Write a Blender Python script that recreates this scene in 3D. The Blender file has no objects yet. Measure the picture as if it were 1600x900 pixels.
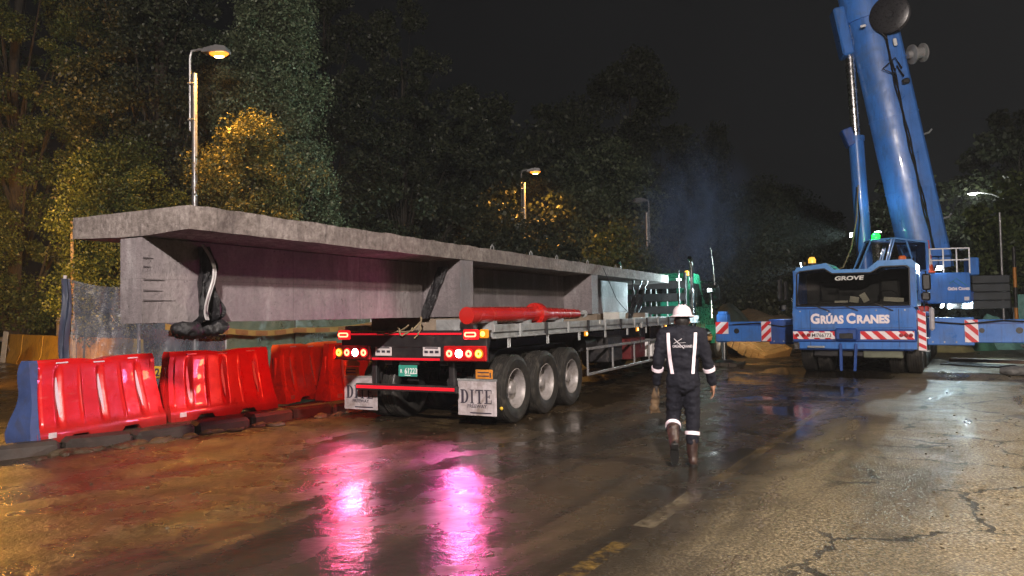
import bpy, bmesh, math, random
import numpy as np
from mathutils import Matrix, Vector, noise as mn

R = math.radians
PI = math.pi
random.seed(7)
scene = bpy.context.scene
COL = scene.collection

# ------------------------------------------------------------------ camera
cam_d = bpy.data.cameras.new('camera')
cam_d.sensor_width = 36.0
cam_d.lens = 1150 / 1600 * 36.0
cam_d.clip_start = 0.05
cam_d.clip_end = 2000
cam = bpy.data.objects.new('camera', cam_d)
COL.objects.link(cam)
cam.matrix_world = Matrix.Translation((0, 0, 1.6)) @ Matrix.Rotation(R(92.0), 4, 'X') @ Matrix.Rotation(R(-1.0), 4, 'Z')
scene.camera = cam

# ------------------------------------------------------------------ night sky (overcast town glow)
world = bpy.data.worlds.new('World')
scene.world = world
world.use_nodes = True
wt = world.node_tree
for n in list(wt.nodes):
    wt.nodes.remove(n)
w_out = wt.nodes.new('ShaderNodeOutputWorld')
w_bg = wt.nodes.new('ShaderNodeBackground')
w_tc = wt.nodes.new('ShaderNodeTexCoord')
w_no = wt.nodes.new('ShaderNodeTexNoise')
w_no.inputs['Scale'].default_value = 1.6
w_no.inputs['Detail'].default_value = 5
w_rp = wt.nodes.new('ShaderNodeValToRGB')
w_rp.color_ramp.elements[0].position = 0.3
w_rp.color_ramp.elements[0].color = (0.0024, 0.0026, 0.0030, 1)
w_rp.color_ramp.elements[1].position = 0.75
w_rp.color_ramp.elements[1].color = (0.0088, 0.0094, 0.0102, 1)
# the town's glow is stronger towards the right of the view
w_sp = wt.nodes.new('ShaderNodeSeparateXYZ')
w_ma = wt.nodes.new('ShaderNodeMath')
w_ma.operation = 'MULTIPLY_ADD'
w_ma.inputs[1].default_value = 0.55
w_ad = wt.nodes.new('ShaderNodeMath')
w_ad.operation = 'MULTIPLY_ADD'
w_ad.inputs[1].default_value = 0.5
w_ad.inputs[2].default_value = 0.18
wt.links.new(w_tc.outputs['Generated'], w_no.inputs['Vector'])
wt.links.new(w_tc.outputs['Generated'], w_sp.inputs[0])
wt.links.new(w_no.outputs['Fac'], w_ad.inputs[0])
wt.links.new(w_sp.outputs['X'], w_ma.inputs[0])
wt.links.new(w_ad.outputs[0], w_ma.inputs[2])
wt.links.new(w_ma.outputs[0], w_rp.inputs['Fac'])
wt.links.new(w_rp.outputs['Color'], w_bg.inputs['Color'])
w_bg.inputs['Strength'].default_value = 1.0
wt.links.new(w_bg.outputs['Background'], w_out.inputs['Surface'])

scene.view_settings.view_transform = 'Standard'
scene.view_settings.look = 'None'
scene.view_settings.exposure = 0.0
scene.view_settings.gamma = 1.0
scene.view_settings.use_curve_mapping = False
scene.render.engine = 'CYCLES'
cy = scene.cycles
cy.use_denoising = True
cy.max_bounces = 4
cy.diffuse_bounces = 1
cy.glossy_bounces = 2
cy.transmission_bounces = 4
cy.transparent_max_bounces = 8
cy.volume_bounces = 0
cy.use_adaptive_sampling = True
cy.adaptive_threshold = 0.05
cy.caustics_reflective = False
cy.caustics_refractive = False
cy.sample_clamp_indirect = 4.0
cy.sample_clamp_direct = 0.0

SODIUM = (1.0, 0.44, 0.07)
WARM = (1.0, 0.87, 0.79)
COOL = (0.72, 0.95, 1.0)

# ------------------------------------------------------------------ materials
class NT:
    def __init__(s, name):
        s.m = bpy.data.materials.new(name)
        s.m.use_nodes = True
        s.t = s.m.node_tree
        s.b = s.t.nodes['Principled BSDF']
        s.out = s.t.nodes['Material Output']
        s._tc = None
    def new(s, k, **kw):
        n = s.t.nodes.new(k)
        for a, v in kw.items():
            setattr(n, a, v)
        return n
    def link(s, a, b):
        s.t.links.new(a, b)
    def put(s, sock, v):
        if hasattr(v, 'is_linked') or isinstance(v, bpy.types.NodeSocket):
            s.link(v, sock)
        else:
            if sock.type == 'RGBA' and len(v) == 3:
                v = (*v, 1)
            sock.default_value = v
    def obj(s):
        if s._tc is None:
            s._tc = s.new('ShaderNodeTexCoord')
        return s._tc.outputs['Object']
    def noise(s, scale, detail=4, rough=0.55, vec=None, dist=0.0):
        n = s.new('ShaderNodeTexNoise')
        n.inputs['Scale'].default_value = scale
        n.inputs['Detail'].default_value = detail
        n.inputs['Roughness'].default_value = rough
        n.inputs['Distortion'].default_value = dist
        s.link(vec or s.obj(), n.inputs['Vector'])
        return n.outputs['Fac']
    def mapping(s, scale=(1, 1, 1), rot=(0, 0, 0), loc=(0, 0, 0)):
        n = s.new('ShaderNodeMapping')
        n.inputs['Scale'].default_value = scale
        n.inputs['Rotation'].default_value = rot
        n.inputs['Location'].default_value = loc
        s.link(s.obj(), n.inputs['Vector'])
        return n.outputs['Vector']
    def ramp(s, f, stops):
        n = s.new('ShaderNodeValToRGB')
        e = n.color_ramp.elements
        while len(e) < len(stops):
            e.new(0.5)
        for k, (p, c) in enumerate(stops):
            e[k].position = p
            e[k].color = (c, c, c, 1) if isinstance(c, (int, float)) else (*c, 1)
        s.link(f, n.inputs['Fac'])
        return n.outputs['Color']
    def math(s, op, a, b=0.0, c=None):
        n = s.new('ShaderNodeMath', operation=op)
        s.put(n.inputs[0], a)
        s.put(n.inputs[1], b)
        if c is not None:
            s.put(n.inputs[2], c)
        return n.outputs[0]
    def mrange(s, v, a, b, c=0.0, d=1.0, smooth=True):
        n = s.new('ShaderNodeMapRange')
        if smooth:
            n.interpolation_type = 'SMOOTHSTEP'
        s.put(n.inputs[0], v)
        for k, q in enumerate((a, b, c, d)):
            n.inputs[k + 1].default_value = q
        return n.outputs[0]
    def mix(s, f, a, b):
        n = s.new('ShaderNodeMix', data_type='RGBA')
        s.put(n.inputs['Factor'], f)
        s.put(n.inputs[6], a)
        s.put(n.inputs[7], b)
        return n.outputs[2]
    def bump(s, h, strength=0.3, dist=0.01, normal=None):
        n = s.new('ShaderNodeBump')
        n.inputs['Strength'].default_value = 1.0
        s.put(n.inputs['Strength'], strength)
        n.inputs['Distance'].default_value = dist
        s.link(h, n.inputs['Height'])
        if normal is not None:
            s.link(normal, n.inputs['Normal'])
        return n.outputs['Normal']
    def set(s, **kw):
        names = dict(color='Base Color', rough='Roughness', metal='Metallic', normal='Normal', spec='Specular IOR Level',
                     alpha='Alpha', trans='Transmission Weight', coat='Coat Weight', emit='Emission Color', power='Emission Strength', ior='IOR')
        for k, v in kw.items():
            s.put(s.b.inputs[names[k]], v)
        return s

MATS = {}
def mat(name, color, rough=0.5, metal=0.0, var=0.25, scale=6.0, bump=0.0, bscale=40.0, dirt=0.0, dirtcol=(0.06, 0.05, 0.04), coat=0.0, spec=None, streaks=0.0):
    """painted / cast surface: two-tone noise, grime patches, fine relief"""
    if name in MATS:
        return MATS[name]
    n = NT(name)
    f = n.noise(scale, 5, 0.6)
    c2 = tuple(max(0, v * (1 - var)) for v in color)
    c1 = tuple(min(1, v * (1 + var * 0.5)) for v in color)
    col = n.ramp(f, [(0.3, c2), (0.7, c1)])
    rg = n.ramp(n.noise(scale * 2.3, 4), [(0.3, max(0.03, rough - 0.08)), (0.7, min(1, rough + 0.1))])
    if dirt > 0:
        d = n.ramp(n.noise(scale * 0.7, 8, 0.7, dist=0.6), [(0.62 - dirt * 0.35, 0), (0.78 - dirt * 0.2, 1)])
        d = n.math('MULTIPLY', d, min(1.0, 0.35 + dirt))
        col = n.mix(d, col, dirtcol)
        rg = n.mix(d, rg, (0.75, 0.75, 0.75))
    n.set(color=col, rough=rg, metal=metal, coat=coat)
    if spec is not None:
        n.set(spec=spec)
    if streaks:
        sk = n.ramp(n.noise(7.0, 5, 0.65, vec=n.mapping((1.6, 1.6, 0.18))), [(0.50, 0), (0.68, streaks)])
        n.set(color=n.mix(sk, col, tuple(v * .35 + .012 for v in color)))
    if bump:
        n.set(normal=n.bump(n.noise(bscale, 5, 0.6), bump, 0.01))
    MATS[name] = n.m
    return n.m

def emis(name, color, power, base=(0.1, 0.1, 0.1)):
    if name in MATS:
        return MATS[name]
    n = NT(name)
    n.set(color=base, emit=color, power=power, rough=0.3)
    MATS[name] = n.m
    return n.m

# ------------------------------------------------------------------ mesh building
class MB:
    def __init__(s, M=None):
        s.v = []
        s.f = []
        s.M = M or Matrix.Identity(4)
    def add(s, vs, fs, M=None):
        A = s.M @ M if M is not None else s.M
        o = len(s.v)
        s.v += [tuple(A @ Vector(p)) for p in vs]
        s.f += [tuple(i + o for i in q) for q in fs]
        return s
    def box(s, c, d, bev=0.0, M=None, rot=None):
        a, b, h = d[0] / 2, d[1] / 2, d[2] / 2
        T = Matrix.Translation(c)
        if rot is not None:
            T = T @ rot
        if M is not None:
            T = M @ T
        if bev <= 0:
            vs = [(x * a, y * b, z * h) for x in (-1, 1) for y in (-1, 1) for z in (-1, 1)]
            fs = [(0, 1, 3, 2), (4, 6, 7, 5), (0, 4, 5, 1), (2, 3, 7, 6), (0, 2, 6, 4), (1, 5, 7, 3)]
            return s.add(vs, fs, T)
        e = min(bev, a * 0.9, b * 0.9, h * 0.9)
        vs, ix = [], {}
        for x in (-1, 1):
            for y in (-1, 1):
                for z in (-1, 1):
                    for k, p in enumerate(((x * a, y * (b - e), z * (h - e)), (x * (a - e), y * b, z * (h - e)), (x * (a - e), y * (b - e), z * h))):
                        ix[(x, y, z, k)] = len(vs)
                        vs.append(p)
        fs = []
        def q(*k):
            fs.append(tuple(ix[i] for i in k))
        q((1, -1, -1, 0), (1, 1, -1, 0), (1, 1, 1, 0), (1, -1, 1, 0))
        q((-1, -1, -1, 0), (-1, -1, 1, 0), (-1, 1, 1, 0), (-1, 1, -1, 0))
        q((-1, 1, -1, 1), (-1, 1, 1, 1), (1, 1, 1, 1), (1, 1, -1, 1))
        q((-1, -1, -1, 1), (1, -1, -1, 1), (1, -1, 1, 1), (-1, -1, 1, 1))
        q((-1, -1, 1, 2), (1, -1, 1, 2), (1, 1, 1, 2), (-1, 1, 1, 2))
        q((-1, -1, -1, 2), (-1, 1, -1, 2), (1, 1, -1, 2), (1, -1, -1, 2))
        for x in (-1, 1):
            for y in (-1, 1):
                t = ((x, y, -1, 0), (x, y, 1, 0), (x, y, 1, 1), (x, y, -1, 1))
                q(*(t if x * y < 0 else t[::-1]))
        for x in (-1, 1):
            for z in (-1, 1):
                t = ((x, -1, z, 0), (x, 1, z, 0), (x, 1, z, 2), (x, -1, z, 2))
                q(*(t if x * z > 0 else t[::-1]))
        for y in (-1, 1):
            for z in (-1, 1):
                t = ((-1, y, z, 1), (1, y, z, 1), (1, y, z, 2), (-1, y, z, 2))
                q(*(t if y * z < 0 else t[::-1]))
        for x in (-1, 1):
            for y in (-1, 1):
                for z in (-1, 1):
                    t = ((x, y, z, 0), (x, y, z, 1), (x, y, z, 2))
                    q(*(t if x * y * z > 0 else t[::-1]))
        return s.add(vs, fs, T)
    def cyl(s, p0, p1, r0, r1=None, n=12, M=None):
        r1 = r0 if r1 is None else r1
        p0, p1 = Vector(p0), Vector(p1)
        d = (p1 - p0)
        L = d.length
        q = d.to_track_quat('Z', 'Y').to_matrix().to_4x4()
        T = Matrix.Translation(p0) @ q
        if M is not None:
            T = M @ T
        vs, fs = [], []
        for i in range(n):
            a = 2 * PI * i / n
            vs.append((r0 * math.cos(a), r0 * math.sin(a), 0))
            vs.append((r1 * math.cos(a), r1 * math.sin(a), L))
        for i in range(n):
            j = (i + 1) % n
            fs.append((2 * i, 2 * j, 2 * j + 1, 2 * i + 1))
        fs.append(tuple(2 * i for i in range(n))[::-1])
        fs.append(tuple(2 * i + 1 for i in range(n)))
        return s.add(vs, fs, T)
    def tube(s, pts, r, n=8, M=None):
        P = [Vector(p) for p in pts]
        rs = r if isinstance(r, (list, tuple)) else [r] * len(P)
        vs, fs = [], []
        up = Vector((0, 0, 1))
        prev = None
        for i, p in enumerate(P):
            t = (P[min(i + 1, len(P) - 1)] - P[max(i - 1, 0)]).normalized()
            if prev is None:
                a = up if abs(t.dot(up)) < 0.9 else Vector((1, 0, 0))
                u = t.cross(a).normalized()
            else:
                u = (prev - t * prev.dot(t))
                u = u.normalized() if u.length > 1e-6 else t.orthogonal().normalized()
            prev = u
            w = t.cross(u)
            for k in range(n):
                a = 2 * PI * k / n
                vs.append(tuple(p + (u * math.cos(a) + w * math.sin(a)) * rs[i]))
        for i in range(len(P) - 1):
            for k in range(n):
                l = (k + 1) % n
                fs.append((i * n + k, i * n + l, (i + 1) * n + l, (i + 1) * n + k))
        fs.append(tuple(range(n))[::-1])
        o = (len(P) - 1) * n
        fs.append(tuple(o + k for k in range(n)))
        return s.add(vs, fs, M)
    def lathe(s, prof, n=24, M=None, close=False):
        """prof: (radius, along X) pairs, turned about the X axis"""
        vs, fs = [], []
        m = len(prof)
        for i in range(n):
            a = 2 * PI * i / n
            for (r, x) in prof:
                vs.append((x, r * math.cos(a), r * math.sin(a)))
        for i in range(n):
            j = (i + 1) % n
            for k in range(m - 1 if not close else m):
                l = (k + 1) % m
                fs.append((i * m + k, i * m + l, j * m + l, j * m + k))
        return s.add(vs, fs, M)
    def prism(s, poly, y0, y1, axes='xz', M=None):
        """poly in the plane of two axes, extruded along the third"""
        def P(a, b, c):
            return {'xz': (a, c, b), 'xy': (a, b, c), 'yz': (c, a, b)}[axes]
        n = len(poly)
        vs = [P(a, b, y0) for a, b in poly] + [P(a, b, y1) for a, b in poly]
        fs = [tuple(range(n)), tuple(range(2 * n - 1, n - 1, -1))]
        for i in range(n):
            j = (i + 1) % n
            fs.append((i, i + n, j + n, j))
        return s.add(vs, fs, M)
    def build(s, name, m, parent=None, smooth=None, loc=None, rz=None):
        me = bpy.data.meshes.new(name)
        me.from_pydata(s.v, [], s.f)
        bm = bmesh.new()
        bm.from_mesh(me)
        bmesh.ops.recalc_face_normals(bm, faces=bm.faces)
        bm.to_mesh(me)
        bm.free()
        return finish(name, me, m, parent, smooth, loc, rz)

def finish(name, me, m, parent=None, smooth=None, loc=None, rz=None):
    if smooth is not None:
        me.polygons.foreach_set('use_smooth', [True] * len(me.polygons))
        me.set_sharp_from_angle(angle=R(smooth))
    if m is not None:
        me.materials.append(m)
    o = bpy.data.objects.new(name, me)
    COL.objects.link(o)
    if parent is not None:
        o.parent = parent
    if loc is not None:
        o.location = loc
    if rz is not None:
        o.rotation_euler = (0, 0, rz)
    return o

def thing(name, label, cat, loc=(0, 0, 0), yaw=0.0, group=None):
    """an Empty at the base of a thing; yaw = degrees clockwise from +Y"""
    o = bpy.data.objects.new(name, None)
    COL.objects.link(o)
    o.location = loc
    o.rotation_euler = (0, 0, -R(yaw))
    o.empty_display_size = 0.2
    return tag(o, label, cat, group)
def tag(o, label, cat, group=None, kind=None):
    o['label'] = label
    if cat:
        o['category'] = cat
    if group:
        o['group'] = group
    if kind:
        o['kind'] = kind
    return o
def struct(o, label=None):
    o['kind'] = 'structure'
    if label:
        o['label'] = label
    return o
TMP = bpy.data.scenes.new('tmp')
def evaluated_mesh(o):
    """mesh of an unlinked object with its modifiers, evaluated alone"""
    TMP.collection.objects.link(o)
    vl = TMP.view_layers[0]
    vl.update()
    me = bpy.data.meshes.new_from_object(o.evaluated_get(vl.depsgraph))
    bpy.data.objects.remove(o)
    return me
def copy_tree(o, parent=None):
    c = o.copy()
    COL.objects.link(c)
    c.parent = parent
    for ch in list(o.children):
        copy_tree(ch, c)
    return c

def text(name, s, size, M, m, parent, bold=0.0, sx=1.0, depth=0.002, align='CENTER', shear=0.0, spacing=1.0):
    cu = bpy.data.curves.new('txt', 'FONT')
    cu.body = s
    cu.size = size
    cu.align_x = align
    cu.align_y = 'BOTTOM_BASELINE'
    cu.extrude = depth
    cu.offset = bold
    cu.shear = shear
    cu.space_character = spacing
    cu.resolution_u = 3
    t = bpy.data.objects.new('txt', cu)
    me = evaluated_mesh(t)
    me.transform(M @ Matrix.Diagonal((sx, 1, 1, 1)))
    me.materials.clear()
    return finish(name, me, m, parent)

# text standing upright, read from -Y
def up(x, y, z, rz=0.0, rx=90.0):
    return Matrix.Translation((x, y, z)) @ Matrix.Rotation(rz, 4, 'Z') @ Matrix.Rotation(R(rx), 4, 'X')

def lamp(name, kind, loc, color, power, parent=None, target=None, size=0.1, angle=160, blend=0.5):
    d = bpy.data.lights.new(name, kind)
    d.color = color
    d.energy = power
    d.shadow_soft_size = size
    if kind == 'SPOT':
        d.spot_size = R(angle)
        d.spot_blend = blend
    o = bpy.data.objects.new(name, d)
    COL.objects.link(o)
    o.location = loc
    if parent is not None:
        o.parent = parent
    v = Vector((0, 0, -1)) if target is None else (Vector(target) - Vector(loc))
    o.rotation_euler = v.to_track_quat('-Z', 'Y').to_euler()
    return o

def capsule(mb, p0, p1, r0, r1, n=14, flat=None):
    p0, p1 = Vector(p0), Vector(p1)
    L = (p1 - p0).length
    prof = []
    for k in range(5):
        a = PI / 2 * (1 - k / 4)
        prof.append((max(0.001, r0 * math.cos(a)), -r0 * math.sin(a)))
    for k in range(5):
        a = PI / 2 * k / 4
        prof.append((max(0.001, r1 * math.cos(a)), L + r1 * math.sin(a)))
    q = (p1 - p0).to_track_quat('X', 'Z').to_matrix().to_4x4()
    mb.lathe(prof, n, Matrix.Translation(p0) @ q)
def ellipsoid(mb, c, r, rot=None, n=16):
    prof = [(max(0.001, math.sin(PI * k / 10)), -math.cos(PI * k / 10)) for k in range(11)]
    T = Matrix.Translation(c)
    if rot is not None:
        T = T @ rot
    mb.lathe(prof, n, T @ Matrix.Diagonal((r[0], r[1], r[2], 1)))
def fuse(mb, name, m, parent, voxel=0.012, smooth=4, wrinkle=0.0, wscale=9.0, stretch=(1, 1, 1)):
    """one continuous skin over overlapping forms"""
    me = bpy.data.meshes.new(name)
    me.from_pydata(mb.v, [], mb.f)
    bm = bmesh.new()
    bm.from_mesh(me)
    bmesh.ops.remove_doubles(bm, verts=bm.verts, dist=0.0004)
    bmesh.ops.holes_fill(bm, edges=bm.edges)
    bmesh.ops.recalc_face_normals(bm, faces=bm.faces)
    bm.to_mesh(me)
    bm.free()
    o = bpy.data.objects.new(name, me)
    r = o.modifiers.new('r', 'REMESH')
    r.mode = 'VOXEL'
    r.voxel_size = voxel
    sm = o.modifiers.new('s', 'SMOOTH')
    sm.factor = 0.6
    sm.iterations = smooth
    m2 = evaluated_mesh(o)
    if wrinkle:
        co = [v.co.copy() for v in m2.vertices]
        no = [v.normal.copy() for v in m2.vertices]
        new = []
        for c_, n_ in zip(co, no):
            p = Vector((c_.x * stretch[0], c_.y * stretch[1], c_.z * stretch[2])) * wscale
            new += list(c_ + n_ * wrinkle * (mn.noise(p) + 0.5 * mn.noise(p * 2.3)))
        m2.vertices.foreach_set('co', new)
    m2.materials.clear()
    return finish(name, m2, m, parent, smooth=80)

# ------------------------------------------------------------------ shared materials
ASPH = None
m_conc = NT('precast_concrete')
n = m_conc
big = n.noise(0.9, 6, 0.65, dist=0.4)
fine = n.noise(26, 6, 0.7)
streak = n.noise(3.0, 5, 0.6, vec=n.mapping((3.0, 3.0, 0.35)))
c = n.ramp(big, [(0.3, (0.10, 0.088, 0.095)), (0.52, (0.175, 0.152, 0.162)), (0.75, (0.26, 0.232, 0.235))])
c = n.mix(n.ramp(streak, [(0.45, 0.0), (0.75, 0.5)]), c, (0.075, 0.068, 0.07))
c = n.mix(n.ramp(fine, [(0.35, 0.35), (0.6, 0.0)]), c, (0.06, 0.056, 0.056))
sx_ = n.new('ShaderNodeSeparateXYZ')
n.link(n.obj(), sx_.inputs[0])
ln_ = n.math('PINGPONG', n.math('ADD', sx_.outputs['Y'], n.math('MULTIPLY', big, .02)), 0.6)
c = n.mix(n.math('MULTIPLY', n.mrange(ln_, 0.012, 0.0), 0.55), c, (0.06, 0.05, 0.05))
lz_ = n.math('PINGPONG', sx_.outputs['Z'], 0.205)
c = n.mix(n.math('MULTIPLY', n.mrange(lz_, 0.008, 0.0), 0.40), c, (0.07, 0.06, 0.06))
pv_ = n.new('ShaderNodeTexVoronoi')
pv_.inputs['Scale'].default_value = 16
n.link(n.obj(), pv_.inputs['Vector'])
pore = n.mrange(pv_.outputs['Distance'], 0.16, 0.10)
pore = n.math('MULTIPLY', pore, n.ramp(n.noise(2.4, 3), [(.45, 0), (.6, 1)]))
c = n.mix(n.math('MULTIPLY', pore, .7), c, (0.035, 0.03, 0.03))
wash = n.noise(2.0, 6, .7, vec=n.mapping((1.2, 1.2, .25)))
c = n.mix(n.ramp(wash, [(.56, 0), (.72, .6)]), c, (0.34, 0.33, 0.34))
n.set(color=c, rough=n.ramp(big, [(0.3, 0.55), (0.7, 0.85)]), normal=n.bump(n.math('ADD', fine, n.math('MULTIPLY', n.noise(7, 6, 0.7), 1.6)), 0.55, 0.02))
CONC = n.m
m_edge = NT('broken_concrete_edge')
n = m_edge
fine = n.noise(18, 7, 0.72)
c = n.ramp(n.math('ADD', n.math('MULTIPLY', fine, .55), n.math('MULTIPLY', n.noise(1.7, 6, .65, dist=.5), .45)), [(0.36, (0.07, 0.056, 0.052)), (0.5, (0.17, 0.145, 0.135)), (0.66, (0.33, 0.295, 0.28))])
drip = n.noise(5, 5, .6, vec=n.mapping((2.5, 2.5, .4)))
c = n.mix(n.ramp(drip, [(.55, 0), (.7, .6)]), c, (.05, .04, .04))
n.set(color=c, rough=0.85, normal=n.bump(n.noise(14, 8, 0.75), 0.9, 0.03))
EDGE = n.m
RUBBER = mat('tyre_rubber', (0.022, 0.021, 0.02), 0.42, 0, 0.3, 9, 0.15, 60, 0.35, (0.085, 0.075, 0.062))
RIM = mat('painted_steel_rim', (0.30, 0.28, 0.28), 0.42, 0.25, 0.25, 7, 0.08, 30, 0.45, (0.11, 0.09, 0.07))
BLACKSTEEL = mat('black_chassis_steel', (0.020, 0.019, 0.021), 0.42, 0.1, 0.3, 6, 0.12, 40, 0.3, (0.06, 0.05, 0.045))
GALV = mat('galvanised_rail_steel', (0.40, 0.42, 0.43), 0.42, 0.45, 0.35, 5, 0.12, 35, 0.35, (0.12, 0.10, 0.085))
DECK = mat('worn_deck_timber', (0.10, 0.075, 0.05), 0.7, 0, 0.4, 4, 0.4, 30)
REDPIPE = mat('glossy_red_paint', (0.42, 0.014, 0.010), 0.22, 0, 0.15, 2.0, 0, 0, 0.10, (0.12, 0.03, 0.02), coat=0.5)
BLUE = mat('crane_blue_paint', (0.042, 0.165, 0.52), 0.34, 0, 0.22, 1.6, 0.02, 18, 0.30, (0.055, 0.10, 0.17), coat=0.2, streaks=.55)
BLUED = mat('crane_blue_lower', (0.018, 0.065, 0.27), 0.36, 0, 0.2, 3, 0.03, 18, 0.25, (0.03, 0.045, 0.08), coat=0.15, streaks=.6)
BLACKPL = mat('black_plastic', (0.016, 0.016, 0.017), 0.38, 0, 0.3, 8, 0.1, 40)
WHITE = mat('white_paint', (0.74, 0.73, 0.74), 0.45, 0, 0.12, 6, 0, 0, 0.15, (0.35, 0.32, 0.3))
REDP = mat('reflective_red', (0.58, 0.022, 0.03), 0.35, 0, 0.1, 6, 0, 0, 0.1)
CHROME = mat('chrome', (0.78, 0.79, 0.80), 0.10, 1.0, 0.08, 4)
ROD = mat('polished_rod_steel', (0.80, 0.80, 0.80), 0.24, 1.0, 0.08, 4)
INK = mat('dark_ink', (0.035, 0.028, 0.045), 0.7, 0, 0.3, 30)
TIMBER = NT('sawn_timber')
n = TIMBER
g = n.noise(6, 6, 0.6, vec=n.mapping((1, 9, 9)))
n.set(color=n.ramp(g, [(0.3, (0.24, 0.13, 0.04)), (0.6, (0.46, 0.27, 0.10)), (0.8, (0.56, 0.36, 0.15))]), rough=0.75, normal=n.bump(g, 0.4, 0.01))
TIMBER = n.m
GLASSD = NT('dark_vehicle_glass')
n = GLASSD
n.set(color=(0.012, 0.013, 0.014), rough=n.ramp(n.noise(3, 5), [(0.3, 0.03), (0.8, 0.14)]), spec=0.6)
GLASSD = n.m
CLEAR = NT('clear_glass')
n = CLEAR
tr = n.new('ShaderNodeBsdfTransparent')
gl = n.new('ShaderNodeBsdfGlossy')
gl.inputs['Roughness'].default_value = 0.04
mx = n.new('ShaderNodeMixShader')
fr = n.new('ShaderNodeFresnel')
n.link(n.math('ADD', fr.outputs[0], 0.06), mx.inputs[0])
n.link(tr.outputs[0], mx.inputs[1])
n.link(gl.outputs[0], mx.inputs[2])
n.link(mx.outputs[0], n.out.inputs['Surface'])
CLEAR = n.m

# ================================================================== GROUND
YAW_ROAD = 32.4
def road_q(x, y):
    a = R(YAW_ROAD)
    return (x - .315) * math.cos(a) - (y - 4.53) * math.sin(a), (x - .315) * math.sin(a) + (y - 4.53) * math.cos(a)
def road_p(q, s):
    a = R(YAW_ROAD)
    return (.315 + q * math.cos(a) + s * math.sin(a), 4.53 - q * math.sin(a) + s * math.cos(a))

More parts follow.
